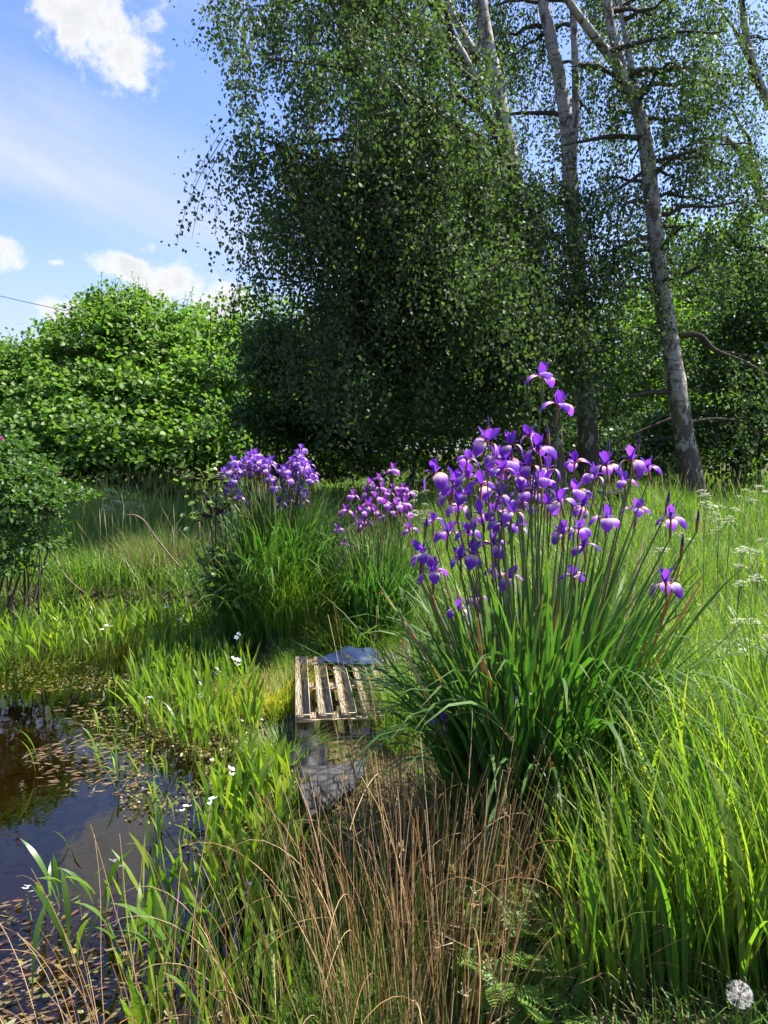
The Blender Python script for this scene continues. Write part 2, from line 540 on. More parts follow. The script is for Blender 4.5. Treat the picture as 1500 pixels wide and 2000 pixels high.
MT['seedstalk'] = leaf_mat('grass_seed_stalk', [(.14, .18, .06), (.24, .24, .11), (.34, .29, .17)], .35, (1.2, 1.2, .8), .7, .2)
MT['litter'] = leaf_mat('leaf_litter', [(.05, .03, .018), (.10, .065, .035), (.17, .115, .06), (.09, .10, .03)], .15, (1.1, 1, .8), .8, .1)
MT['moss'] = leaf_mat('moss', [(.09, .12, .015), (.16, .16, .025), (.20, .15, .04)], .25, (1.3, 1.3, .6), .8, .1)


def petal_mat(name, base):
    m = bpy.data.materials.new(name)
    m.use_nodes = True
    N, L = m.node_tree.nodes, m.node_tree.links
    p = N['Principled BSDF']; out = N['Material Output']
    t = N.new('ShaderNodeAttribute'); t.attribute_name = 't'
    u = N.new('ShaderNodeAttribute'); u.attribute_name = 'u'
    oi = N.new('ShaderNodeObjectInfo')
    pur = ramp(N, L, oi.outputs['Random'], base)
    # dark veins fanning out
    wv = N.new('ShaderNodeMath'); wv.operation = 'SINE'
    mu = N.new('ShaderNodeMath'); mu.operation = 'MULTIPLY'; mu.inputs[1].default_value = 26.0
    L.new(u.outputs['Fac'], mu.inputs[0]); L.new(mu.outputs[0], wv.inputs[0])
    vm = N.new('ShaderNodeMapRange'); L.new(wv.outputs[0], vm.inputs['Value'])
    vm.inputs['From Min'].default_value = .1; vm.inputs['From Max'].default_value = 1; vm.inputs['To Max'].default_value = .6
    dk = N.new('ShaderNodeMix'); dk.data_type = 'RGBA'
    L.new(vm.outputs['Result'], dk.inputs['Factor']); L.new(pur, dk.inputs['A']); dk.inputs['B'].default_value = (.05, .012, .16, 1)
    # pale yellow signal near the claw (t of style arms and standards stays above it)
    sg = ramp(N, L, t.outputs['Fac'], [(.34, .16, .05, .0), (.52, .30, .09, .30), (.66, .54, .42, .42), (.55, .42, .66, .54)])
    fz = N.new('ShaderNodeMath'); fz.operation = 'MULTIPLY_ADD'
    L.new(wv.outputs[0], fz.inputs[0]); fz.inputs[1].default_value = .06; L.new(t.outputs['Fac'], fz.inputs[2])
    fm = N.new('ShaderNodeMapRange'); fm.interpolation_type = 'SMOOTHSTEP'
    L.new(fz.outputs[0], fm.inputs['Value']); fm.inputs['From Min'].default_value = .50; fm.inputs['From Max'].default_value = .74
    mx = N.new('ShaderNodeMix'); mx.data_type = 'RGBA'
    L.new(fm.outputs['Result'], mx.inputs['Factor']); L.new(sg, mx.inputs['A']); L.new(dk.outputs['Result'], mx.inputs['B'])
    L.new(mx.outputs['Result'], p.inputs['Base Color'])
    p.inputs['Roughness'].default_value = .8; p.inputs['Specular IOR Level'].default_value = .1
    tr = N.new('ShaderNodeBsdfTranslucent')
    m3 = N.new('ShaderNodeMix'); m3.data_type = 'RGBA'; m3.blend_type = 'MULTIPLY'; m3.inputs['Factor'].default_value = 1
    L.new(mx.outputs['Result'], m3.inputs['A']); m3.inputs['B'].default_value = (1.7, 1.25, 1.45, 1)
    L.new(m3.outputs['Result'], tr.inputs['Color'])
    ms = N.new('ShaderNodeMixShader'); ms.inputs['Fac'].default_value = .48
    L.new(p.outputs[0], ms.inputs[1]); L.new(tr.outputs[0], ms.inputs[2])
    L.new(ms.outputs[0], out.inputs['Surface'])
    return m


MT['petal'] = petal_mat('iris_petal', [(.13, .034, .40), (.18, .05, .48), (.24, .08, .56)])
MT['petal_blue'] = petal_mat('iris_petal_bluer', [(.12, .055, .36), (.17, .08, .44), (.21, .11, .50)])
MT['petal_red'] = petal_mat('iris_petal_redder', [(.19, .04, .36), (.25, .06, .44), (.31, .09, .50)])

# ------------------------------------------------------------------ terrain
WATER = -0.12
shore_px = [(440, 1262), (486, 1296), (498, 1340), (515, 1400), (550, 1455), (578, 1510), (582, 1590), (562, 1690), (540, 1800), (515, 1900), (490, 2000)]
SHORE = [tuple(G(x, y, WATER)) for x, y in shore_px]
POND = np.array(SHORE + [(-.55, 1.6), (-.85, 1.25), (-2.0, 1.0), (-4.5, 1.0), (-6.5, 2.6), (-6.8, 4.8), (-5.6, 6.4)]
                + [tuple(G(x, y, WATER)) for x, y in [(0, 1232), (120, 1236), (250, 1228), (360, 1238)]])


def sstep(x, a, b):
    k = np.clip((x - a) / (b - a), 0, 1)
    return k * k * (3 - 2 * k)


def pond_sd(x, y):
    """signed distance to the shore line, negative in the pond"""
    p = np.stack([x, y], -1)
    a = POND; b = np.roll(POND, -1, axis=0)
    best = np.full(x.shape, 1e9); inside = np.zeros(x.shape, bool)
    for i in range(len(a)):
        e = b[i] - a[i]
        w = p - a[i]
        k = np.clip((w @ e) / (e @ e), 0, 1)
        best = np.minimum(best, ((w - k[..., None] * e) ** 2).sum(-1))
        cond = ((a[i, 1] > y) != (b[i, 1] > y))
        xs = a[i, 0] + (y - a[i, 1]) / (b[i, 1] - a[i, 1] + 1e-12) * e[0]
        inside ^= cond & (x < xs)
    d = np.sqrt(best)
    return np.where(inside, -d, d)


def H(x, y):
    x = np.asarray(x, float); y = np.asarray(y, float)
    z = 0.20 * sstep(y, 4.9, 6.4) + 0.30 * sstep(y, 6.5, 13) + .2 * sstep(y, 16, 40)
    z = z + 0.11 * sstep(x, .15, .7) * (1 - sstep(y, 4.4, 5.8)) - .05 * (1 - sstep(x, .1, .5)) * (1 - sstep(y, 4.9, 5.6))
    z = z + .02 * np.sin(x * 2.1 + y * 1.3) * np.sin(y * 1.7 - x) + .008 * np.sin(x * 9 + 1) * np.sin(y * 8)
    z = z + .13 * np.exp(-((x + .95) ** 2 + (y - 5.8) ** 2) / .09)
    d = pond_sd(x, y)
    bank = sstep(d, 0, .22)
    out = WATER - .03 + (z - WATER + .03) * bank
    bed = WATER - .03 - .34 * sstep(-d, 0, 1.6)
    return np.where(d > 0, out, bed)


def Hs(x, y):
    return float(H(np.array([x]), np.array([y]))[0])


def GP(px, py, it=8):
    """ground point seen at a pixel"""
    z = 0.0
    for _ in range(it):
        x, y = G(px, py, z)
        z = Hs(x, y)
    return np.array([x, y, z])


def build_ground():
    n = 250
    s = np.linspace(-1, 1, n)
    gx = np.sinh(s * 5.2) / np.sinh(5.2) * 400
    gy = np.sinh(s * 5.2) / np.sinh(5.2) * 400 + 4.0
    X, Y = np.meshgrid(gx, gy)
    Z = H(X, Y)
    V = np.stack([X, Y, Z], -1).reshape(-1, 3)
    i = np.arange(n * n).reshape(n, n)
    q = np.stack([i[:-1, :-1], i[:-1, 1:], i[1:, 1:], i[1:, :-1]], -1).reshape(-1, 4)
    tag(obj('ground', mesh('ground', V, [q], MT['ground'], smooth=True)), 'dark soil and turf of the meadow and pond bank', 'ground', kind='structure')
    # water
    m = bpy.data.materials.new('pond_water'); m.use_nodes = True
    N, L = m.node_tree.nodes, m.node_tree.links
    N.remove(N['Principled BSDF'])
    tr = N.new('ShaderNodeBsdfTransparent'); tr.inputs['Color'].default_value = (.34, .25, .15, 1)
    gl = N.new('ShaderNodeBsdfGlossy'); gl.inputs['Roughness'].default_value = .03; gl.inputs['Color'].default_value = (.95, .95, .95, 1)
    fr = N.new('ShaderNodeFresnel'); fr.inputs['IOR'].default_value = 1.5
    tc = N.new('ShaderNodeTexCoord')
    nz = N.new('ShaderNodeTexNoise'); nz.inputs['Scale'].default_value = 6; nz.inputs['Detail'].default_value = 3
    L.new(tc.outputs['Object'], nz.inputs['Vector'])
    b = N.new('ShaderNodeBump'); b.inputs['Strength'].default_value = .06; b.inputs['Distance'].default_value = .02
    L.new(nz.outputs['Fac'], b.inputs['Height'])
    L.new(b.outputs[0], gl.inputs['Normal']); L.new(b.outputs[0], fr.inputs['Normal'])
    ms = N.new('ShaderNodeMixShader')
    L.new(fr.outputs[0], ms.inputs[0]); L.new(tr.outputs[0], ms.inputs[1]); L.new(gl.outputs[0], ms.inputs[2])
    L.new(ms.outputs[0], N['Material Output'].inputs['Surface'])
    # a sheet cut to the pond outline, a little way into the bank
    ctr = np.array([-2.5, 3.6])
    ring = POND + unit(POND - ctr) * .12
    V = np.vstack([np.array([[*ctr, WATER]]), np.column_stack([ring, np.full(len(ring), WATER)])])
    k = len(ring)
    f = np.array([(0, 1 + j, 1 + (j + 1) % k) for j in range(k)])
    pr = np.roll(ring, -1, 0)
    if np.sum(ring[:, 0] * pr[:, 1] - pr[:, 0] * ring[:, 1]) < 0:
        f = f[:, ::-1]
    tag(obj('pond_water', mesh('pond_water', V, [f], m)), 'still dark pond water reflecting the sky', 'water', kind='structure')


build_ground()


# ------------------------------------------------------------------ trees
def crown_obj(name, parent, lists, mat, tpl='birch', origin=(0, 0, 0)):
    c, ax, nr, ln, wd = [np.concatenate([l[i] for l in lists]) for i in range(5)]
    V, f = cards(c - np.asarray(origin), ax, nr, ln, wd, tpl)
    return obj(name, mesh(name, V, f, mat), parent)


def strands(limbs, dens, origin, lmin, lmax, sec=1.0, leaf=.055, floor=.35, spacing=.034):
    """hanging birch sprays: limb centre lines -> leaf cards and twig lines"""
    Cs, tw = [], []
    for C in limbs:
        ln = np.linalg.norm(np.diff(C, axis=0), axis=1).sum()
        nsec = max(2, int(ln * dens * 1.5))
        for _ in range(nsec):
            t = R.uniform(.18, 1) ** .8
            k = t * (len(C) - 1); i = min(int(k), len(C) - 2); p = C[i] + (C[i + 1] - C[i]) * (k - i)
            d = unit(R.normal(0, 1, 3) * np.array([1, 1, .35]) + .5 * (C[-1] - C[0]) / (ln + .01))
            sl = R.uniform(.2, sec)
            q = p + d * sl + np.array([0, 0, -.15 * sl])
            tw.append(np.linspace(p, q, 4))
            for j in range(R.integers(3, 6)):
                s = p + (q - p) * R.uniform(.2, 1)
                L_ = R.uniform(lmin, lmax)
                L_ = min(L_, max(.15, s[2] - floor))
                drift = R.normal(0, .24, 3) * L_
                drift[2] = 0
                e = s + np.array([0, 0, -L_]) + drift
                mid = (s + e) / 2 + d * .12 * L_
                tt = np.linspace(0, 1, 4)[:, None]
                cur = (1 - tt) ** 2 * s + 2 * tt * (1 - tt) * mid + tt ** 2 * e
                tw.append(cur)
                n = max(4, int(L_ / spacing))
                u = R.uniform(0, 1, n)[:, None]
                pt = (1 - u) ** 2 * s + 2 * u * (1 - u) * mid + u ** 2 * e
                Cs.append(pt + R.normal(0, .085, (n, 3)))
    c = np.concatenate(Cs)
    n = len(c)
    ax = unit(R.normal(0, .7, (n, 3)) + np.array([0, 0, -.9]))
    nr = rv(n)
    ln_ = R.uniform(.7, 1.25, n) * leaf
    tw = np.array(tw)
    return (c, ax, nr, ln_, ln_ * R.uniform(.7, .9, n)), tw


def limb_curve(S, E, rise=.2, n=9):
    S, E = np.asarray(S), np.asarray(E)
    L_ = np.linalg.norm(E - S)
    M_ = (S + E) / 2 + np.array([0, 0, rise * L_]) + R.normal(0, .05, 3) * L_
    t = np.linspace(0, 1, n)[:, None]
    C = (1 - t) ** 2 * S + 2 * t * (1 - t) * M_ + t ** 2 * E
    C[1:-1] += R.normal(0, .014, (n - 2, 3)) * L_
    return C


def birch(label, stems, tips, dens=2.6, lmin=.5, lmax=1.7, spacing=.034, leaf=.054, extra_limbs=(), ivy=None, sec=1.0, r0=.045):
    """stems: list of lists (px,py,d,radius); tips: list of (px,py,d) limb ends"""
    base = P(*stems[0][0][:3]); base[2] = Hs(base[0], base[1])
    root = empty('birch_tree', base, label, 'tree', 'birch trees beyond the meadow')
    lines = []
    for i, st in enumerate(stems):
        pts = [P(a, b, c) for a, b, c, r in st]
        rr = [r for *_, r in st]
        if i == 0:
            pts[0][2] = base[2] - .1
        V, q, T, C = tube1(pts, rr, 14 if i == 0 else 10, .035 if i == 0 else .02, 7)
        obj('trunk' if i == 0 else 'stem', mesh('trunk', V - base, [q], MT['bark'], smooth=True), root)
        lines.append(C)
    limbs = []
    main = np.concatenate(lines)
    for px, py, d in tips:
        E = P(px, py, d)
        # leave the trunk a bit below the tip (higher limbs climb, low limbs droop)
        ln = 0.55 * np.linalg.norm((E - base)[:2])
        zt = E[2] + R.uniform(-.6, .35) * ln
        S = main[np.argmin(np.abs(main[:, 2] - zt) + R.uniform(0, .5, len(main)) + .2 * np.linalg.norm((main - E)[:, :2], axis=1))]
        C = limb_curve(S, E, R.uniform(.08, .25))
        limbs.append(C)
        L_ = np.linalg.norm(E - S)
        k = np.linspace(0, 1, len(C))
        V, q, T = tubes(C[None], ((r0 * .55 + .010 * L_) * (1 - .85 * k))[None], 6)
        obj('branch', mesh('branch', V - base, [q], MT['branch'], smooth=True), root)
    for pl in extra_limbs:
        pts = [P(a, b, c) for a, b, c, r in pl]
        V, q, T, C = tube1(pts, [r for *_, r in pl], 7, .04, 4)
        obj('branch', mesh('branch', V - base, [q], MT['branch'], smooth=True), root)
        limbs.append(C)
    lv, tw = strands(limbs, dens, base, lmin, lmax, sec, leaf, floor=.75, spacing=spacing)
    crown_obj('crown', root, [lv], MT['birch_leaf'], 'birch', base)
    tw = tw[::2]
    V, q, T = tubes(tw - base, np.broadcast_to(np.linspace(.006, .002, 4)[None], tw.shape[:2]), 3)
    tag(obj('twigs', mesh('twigs', V, [q], MT['twig']), root), kind='stuff')
    return root, len(lv[0])


def left_edge(py):
    return np.interp(py, [-400, 0, 100, 200, 330, 480, 560, 640, 800, 950], [330, 375, 425, 450, 450, 480, 520, 530, 560, 600])


count = 0
# centre-left birch: most of the dark hanging curtain
tips = []
for py, k in [(-330, 3), (-180, 3), (-60, 4), (40, 4), (140, 4), (240, 4), (340, 4), (440, 4), (540, 4), (640, 3)]:
    lo, hi = left_edge(py + 60) + 48, 1010
    for j in range(k):
        px = lo + (hi - lo) * (j + R.uniform(.0, .9)) / k * .95 if j else lo + R.uniform(0, 25)
        dd = R.uniform(8.9, 13.2)
        if py < 180 and px > 760: dd = R.uniform(12.5, 14.2)
        tips.append((px, py + R.uniform(-40, 40), dd))
for px, py in [(545, 560), (590, 600), (640, 560), (560, 640), (620, 660), (690, 620), (740, 560), (800, 620), (560, 480), (650, 440), (720, 380), (860, 540), (600, 330), (680, 300), (540, 400), (780, 450)]:
    tips.append((px, py, R.uniform(9.4, 11.5)))
_, c = birch('birch with forked pale upper stems and a dark curtain of hanging leaves beside the hazels',
             [[(1088, 985, 12.2, .20), (1078, 850, 12.2, .17), (1050, 600, 12.1, .15), (1005, 350, 12, .13), (968, 165, 12, .115), (948, 60, 12, .10), (936, -60, 12, .085), (925, -420, 12, .04)],
              [(945, 190, 12, .075), (905, 110, 11.8, .065), (862, 40, 11.6, .055), (815, -40, 11.4, .045), (720, -250, 11.2, .02)],
              [(968, 175, 12, .08), (930, 110, 12.1, .07), (885, 30, 12.2, .06), (855, -60, 12.3, .05), (800, -300, 12.4, .02)]],
             tips, dens=3.1, lmin=.35, lmax=1.5, spacing=.0158,
             extra_limbs=[[(1010, 380, 12, .06), (900, 320, 11.6, .045), (790, 255, 11.2, .035), (690, 190, 11, .02)],
                          [(1030, 480, 12, .05), (900, 420, 11.5, .04), (700, 365, 11, .028), (590, 325, 10.8, .012)],
                          [(1060, 690, 12.1, .05), (960, 655, 11.6, .04), (840, 655, 11.2, .03), (730, 700, 11, .012)]])
count += c
# middle birch, two stems
tips = []
for py, k in [(-300, 3), (-120, 4), (0, 4), (120, 4), (240, 4), (360, 4), (480, 4), (600, 3), (690, 3)]:
    for j in range(k):
        tips.append((R.uniform(880, 1260), py + R.uniform(-40, 40), R.uniform(13.0, 14.8) if py < 280 else R.uniform(10.8, 14.2)))
for px, py in [(1000, 380), (1060, 460), (1010, 560), (1090, 600), (1040, 680), (1110, 480), (980, 650), (1130, 640), (1080, 330)]:
    tips.append((px, py, R.uniform(10.3, 11.3)))
_, c = birch('birch with twin upper stems and a grey trunk in shade directly behind the tall irises',
             [[(1152, 985, 12.8, .19), (1148, 850, 12.8, .165), (1140, 700, 12.8, .15), (1128, 520, 12.8, .14), (1114, 360, 12.8, .13), (1108, 260, 12.8, .11), (1090, 140, 12.8, .10), (1064, 20, 12.8, .09), (1045, -100, 12.8, .07), (1000, -420, 12.8, .03)],
              [(1116, 330, 12.7, .07), (1124, 230, 12.6, .06), (1123, 110, 12.5, .055), (1118, 0, 12.5, .05), (1112, -120, 12.5, .04), (1110, -400, 12.5, .02)]],
             tips, dens=2.5, lmin=.3, lmax=1.2, spacing=.0175)
count += c
# right birch, white trunk in clear view
tips = []
for px, py in [(1150, -150), (1230, -120), (1330, -200), (1400, -60), (1470, -150), (1330, -20), (1420, 60), (1210, 60), (1340, 130), (1430, 180), (1120, 130),
               (1190, 240), (1370, 260), (1460, 280), (1340, 380), (1420, 400), (1210, 470), (1180, 560), (1220, 640), (1400, 520), (1500, 400), (1490, 180),
               (1300, 60), (1270, -60), (1330, 440), (1380, 460), (1230, 350), (1250, 130), (1170, 380), (1440, 330), (1350, 60), (1400, 150)]:
    tips.append((px + R.uniform(-20, 20), py, R.uniform(10.4, 13.6)))
_, c = birch('white-barked birch with leaning scarred trunk at the right, bare below',
             [[(1362, 1000, 12, 0.202), (1350, 930, 12, 0.176), (1336, 850, 12, 0.153), (1314, 700, 12, 0.136), (1292, 560, 12, 0.125), (1274, 400, 12, 0.116), (1262, 290, 12, 0.110),
               (1246, 215, 12, 0.096), (1216, 140, 12, 0.079), (1196, 60, 12, 0.069), (1184, -40, 12, 0.058), (1170, -400, 12, 0.022)],
              [(1244, 210, 12, 0.073), (1205, 130, 11.8, .075), (1160, 70, 11.6, .065), (1112, 5, 11.4, .055), (1060, -80, 11.2, .045), (980, -300, 11, .02)],
              [(1256, 240, 12, 0.052), (1225, 90, 12.2, .045), (1212, 0, 12.3, .038), (1200, -150, 12.4, .02)]],
             tips, dens=2.7, lmin=.2, lmax=.9, spacing=.0185,
             extra_limbs=[[(1262, 272, 12, .045), (1200, 266, 11.9, .036), (1150, 274, 11.8, .026), (1095, 285, 11.7, .012)],
                          [(1256, 335, 12, .03), (1222, 360, 11.9, .024), (1195, 375, 11.8, .012)],
                          [(1262, 393, 12, .032), (1222, 398, 11.8, .026), (1206, 430, 11.7, .02), (1207, 462, 11.7, .012)],
                          [(1270, 462, 12, .045), (1235, 470, 11.8, .034), (1195, 492, 11.6, .018)],
                          [(1274, 484, 12, .04), (1230, 497, 11.7, .03), (1180, 540, 11.4, .016)],
                          [(1310, 765, 12, .045), (1262, 768, 11.8, .036), (1218, 775, 11.6, .014)],
                          [(1326, 655, 12.1, .05), (1366, 655, 12.1, .045), (1396, 684, 12.1, .042), (1450, 706, 12.1, .036), (1520, 745, 12.2, .03)],
                          [(1294, 500, 12.1, .02), (1330, 400, 12.4, .016), (1360, 230, 12.6, .014), (1380, 120, 12.8, .006)],
                          [(1318, 815, 12.3, .03), (1260, 838, 12.2, .025), (1195, 868, 12.1, .012)],
                          [(1345, 825, 12.2, .03), (1400, 818, 12.3, .028), (1460, 824, 12.5, .014)]])
count += c
# tree just outside the frame whose limbs reach in
tips = [(px, py, R.uniform(12, 15)) for px, py in [(1390, 0), (1420, 90), (1450, -60), (1380, 330), (1440, 440), (1400, 200), (1480, 300), (1460, 520), (1520, 100), (1560, 250), (1600, 0), (1650, 150),
                                                   (1700, 350), (1560, 420), (1640, -160), (1500, -150), (1430, -200)]]
_, c = birch('birch whose bare olive limbs reach in at the far right edge',
             [[(1640, 1000, 14, .2), (1620, 700, 14, .17), (1585, 450, 14, .15), (1560, 200, 14, .12), (1540, -40, 14, .1), (1530, -400, 14, .03)],
              [(1575, 430, 14, .1), (1500, 410, 13.8, .09), (1470, 330, 13.6, .08), (1435, 285, 13.4, .06), (1395, 268, 13.3, .04), (1330, 290, 13.2, .015)],
              [(1560, 260, 14, .09), (1496, 190, 13.9, .08), (1466, 110, 13.8, .065), (1450, 20, 13.7, .05), (1440, -120, 13.6, .03)]],
             tips, dens=2.7, lmin=.25, lmax=1.0, spacing=.02,
             extra_limbs=[[(1590, 520, 14, .07), (1500, 490, 13.8, .055), (1450, 485, 13.6, .045), (1420, 455, 13.5, .02)],
                          [(1600, 560, 14, .05), (1500, 525, 13.8, .035), (1420, 540, 13.6, .028), (1360, 575, 13.4, .012)]])
count += c
print('birch leaves', count)


def shrub(name, label, base, blobs, mat, n_spray, per, leaf, tpl='hazel', spread=.3, group=None, stems=5, cat='shrub', up=.75, inner=.3, twig=0, flat=.25, out=.6, stem_r=.035, zmin=None, shoots=0):
    """blobs: (centre xyz, radii xyz, weight); sprays of leaves spread through the crown"""
    base = np.asarray(base, float)
    root = empty(name, base, label, cat, group)
    w = np.array([b[2] for b in blobs], float); w /= w.sum()
    ls = []
    which = R.choice(len(blobs), n_spray, p=w)
    C0 = np.array([b[0] for b in blobs], float)[which]; RR = np.array([b[1] for b in blobs], float)[which]
    d = rv(n_spray)
    d[:, 2] = np.where(R.uniform(0, 1, n_spray) < .3, d[:, 2], np.abs(d[:, 2]) * .9)
    rr = np.where(R.uniform(0, 1, n_spray) < inner, R.uniform(.2, .8, n_spray), np.clip(R.normal(.95, .08, n_spray), .7, 1.04))
    ctr = C0 + d * RR * rr[:, None]
    outd = unit(d * np.array([1, 1, .6]))
    # one spray = a layered flattish fan of leaves reaching outward and slightly drooping
    n = n_spray * per
    rep = np.repeat(np.arange(n_spray), per)
    o = outd[rep]
    sd_ = unit(np.cross(o, np.array([0, 0, 1.0])) + 1e-6)
    a = np.clip(R.normal(0, 1, (n, 3)), -1.7, 1.7)
    sp = spread * R.uniform(.6, 1.4, n_spray)[rep]
    c = ctr[rep] + o * (a[:, :1] * sp[:, None]) * .8 + sd_ * (a[:, 1:2] * sp[:, None]) + np.array([0, 0, 1.0]) * (a[:, 2:3] * sp[:, None] * flat - .12 * (a[:, :1] * sp[:, None]))
    lo = np.maximum(H(c[:, 0], c[:, 1]) + .05, -9 if zmin is None else zmin)
    c[:, 2] = np.maximum(c[:, 2], lo + R.uniform(0, .2, n))
    ax = unit(o * .7 + R.normal(0, .6, (n, 3)) + np.array([0, 0, -.25]))
    nr = unit(np.array([0, 0, up]) + o * out * .6 + R.normal(0, .42, (n, 3)))
    ln = leaf * R.uniform(.6, 1.2, n)
    V, f = cards(c - base, ax, nr, ln, ln * R.uniform(.72, .95, n), tpl)
    obj('crown', mesh('crown', V, f, mat), root)
    if shoots:
        # leafy shoots standing out of the outline
        up_i = np.argsort(-(ctr[:, 2] + R.uniform(0, 1.2, n_spray)))[:shoots]
        sc_, sa, sn, sl, tl = [], [], [], [], []
        for i in up_i:
            L_ = R.uniform(.25, .6)
            dd = unit(outd[i] * .45 + np.array([0, 0, 1.0]) + R.normal(0, .2, 3))
            tl.append(np.linspace(ctr[i] - dd * .2, ctr[i] + dd * L_, 4))
            m_ = int(L_ / .05)
            tt = np.linspace(.1, 1, m_)[:, None]
            sc_.append(ctr[i] + dd * L_ * tt)
            an = np.arange(m_) * 2.4 + R.uniform(0, 6)
            sa.append(np.stack([np.cos(an), np.sin(an), R.normal(.0, .3, m_)], 1))
            sn.append(unit(R.normal(0, .35, (m_, 3)) + np.array([0, 0, 1.0])))
            sl.append(leaf * (1.05 - .55 * tt[:, 0]))
        sl = np.concatenate(sl)
        V2, f2 = cards(np.concatenate(sc_) - base, np.concatenate(sa), np.concatenate(sn), sl, sl * .8, tpl)
        obj('shoot_leaves', mesh('shoot_leaves', V2, f2, mat), root)['kind'] = 'stuff'
        tl = np.array(tl) - base
        V2, q2, T2 = tubes(tl, np.broadcast_to(np.linspace(.008, .003, 4)[None], tl.shape[:2]), 3)
        obj('shoots', mesh('shoots', V2, [q2], MT['twig']), root)['kind'] = 'stuff'
    for k in range(stems):
        b = blobs[R.integers(len(blobs))]
        e = np.asarray(b[0]) + R.normal(0, .35, 3) * np.asarray(b[1])
        s = base + np.array([R.normal(0, .15), R.normal(0, .15), -.05])
        V, q, T, C = tube1(limb_curve(s, e, .1, 6), np.linspace(stem_r, stem_r * .3, 6), 6, .05, 2)
        obj('stem', mesh('stem', V - base, [q], MT['branch'], smooth=True), root)
    if twig:
        idx = R.choice(n_spray, min(twig, n_spray), replace=False)
        tw = np.stack([np.linspace(C0[i] + (ctr[i] - C0[i]) * .3, ctr[i] + outd[i] * spread * .8, 4) for i in idx]) - base
        V, q, T = tubes(tw, np.broadcast_to(np.linspace(.012, .003, 4)[None], tw.shape[:2]), 3)
        tag(obj('twigs', mesh('twigs', V, [q], MT['twig']), root), kind='stuff')
    return root


def blob(px, py, d, rx, ry, rz, w=1.0):
    """crown lobe centred at a picture position, radii in metres"""
    return (P(px, py, d), (rx, ry, rz), w)


def gb(px, d):
    p = P(px, 900, d)
    return (p[0], d, Hs(p[0], d))


HZ = 1.17


def hblob(px, py, d, rx, ry, rz, w=1.0):
    return blob(px, py, d * HZ, rx * HZ, ry * HZ, rz * HZ, w)


# hazels at the left
shrub('hazel_bush', 'broad sunlit hazel bush with large pale green leaves at the left', gb(250, 15.8),
      [hblob(195, 700, 13.8, .95, .9, .75, 1.5), hblob(330, 715, 13.7, .9, .9, .8, 1.4), hblob(262, 655, 14.1, .75, .8, .6, 1), hblob(250, 858, 11.9, 1.1, .8, .5, 1.5), hblob(140, 770, 12.9, .75, .7, .55, 1.1),
       hblob(415, 770, 13.0, .62, .8, .8, 1.2), hblob(95, 835, 12.2, .65, .7, .5, 1), hblob(200, 610, 14.3, .34, .4, .30, .3), hblob(345, 630, 14.2, .38, .4, .32, .3), hblob(275, 600, 14.4, .22, .3, .24, .18),
       hblob(240, 775, 12.7, .7, .6, .45, 1.2), hblob(350, 800, 12.5, .7, .65, .5, 1.1), hblob(130, 650, 14.2, .3, .4, .28, .2), hblob(425, 665, 14.0, .3, .4, .3, .2), hblob(160, 905, 11.5, .75, .5, .3, .9),
       hblob(330, 900, 11.5, .8, .5, .32, .9), hblob(420, 880, 11.7, .5, .5, .4, .7), hblob(300, 735, 13.2, .5, .5, .35, .6), hblob(200, 820, 12.3, .5, .5, .3, .6), hblob(60, 900, 11.6, .6, .5, .35, .6)],
      MT['hazel_leaf'], 1250, 40, .108, flat=.16, spread=.28, shoots=150, stems=9, twig=300, group='hazel bushes at the left')
shrub('hazel_bush', 'shorter hazel bush cut by the left picture edge', gb(10, 16.6),
      [hblob(0, 802, 14.2, 1.2, 1.1, 1.0, 2), hblob(-110, 782, 14.2, 1.1, 1.1, 1.2, 2), hblob(30, 732, 14.4, .6, .6, .5, .8), hblob(10, 860, 13.8, 1.2, .9, .7, 1.5), hblob(60, 702, 14.4, .35, .4, .36, .3)],
      MT['hazel_leaf'], 600, 38, .108, flat=.16, spread=.28, shoots=70, stems=6, twig=120, group='hazel bushes at the left')
shrub('hazel_bush', 'hazel bush half hidden between the broad hazel and the birch curtain', gb(440, 17),
      [hblob(420, 734, 15, 1.0, 1.0, .8, 1.5), hblob(480, 794, 15, 1.1, 1.0, 1.4, 2), hblob(440, 830, 14.8, 1.2, 1.0, .9, 1.4), hblob(395, 674, 15.2, .5, .5, .35, .4)],
      MT['hazel_leaf'], 440, 34, .108, flat=.16, spread=.28, shoots=50, stems=5, twig=100, group='hazel bushes at the left')
# dark understorey under the birches
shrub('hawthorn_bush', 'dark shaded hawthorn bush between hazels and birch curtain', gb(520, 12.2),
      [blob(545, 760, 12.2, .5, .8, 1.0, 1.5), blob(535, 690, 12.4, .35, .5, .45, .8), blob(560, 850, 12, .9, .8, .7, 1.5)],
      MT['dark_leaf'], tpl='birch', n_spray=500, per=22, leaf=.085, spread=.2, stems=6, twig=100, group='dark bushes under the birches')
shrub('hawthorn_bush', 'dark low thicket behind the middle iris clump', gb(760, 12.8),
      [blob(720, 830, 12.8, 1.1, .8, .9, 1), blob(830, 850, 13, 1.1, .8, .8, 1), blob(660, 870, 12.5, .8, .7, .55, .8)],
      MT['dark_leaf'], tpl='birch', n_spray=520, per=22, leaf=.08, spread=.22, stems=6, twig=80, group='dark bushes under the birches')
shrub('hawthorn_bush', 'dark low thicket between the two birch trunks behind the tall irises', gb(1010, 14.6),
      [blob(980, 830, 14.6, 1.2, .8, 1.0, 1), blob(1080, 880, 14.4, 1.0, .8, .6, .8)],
      MT['dark_leaf'], tpl='birch', n_spray=420, per=22, leaf=.085, spread=.22, stems=5, twig=60, group='dark bushes under the birches')
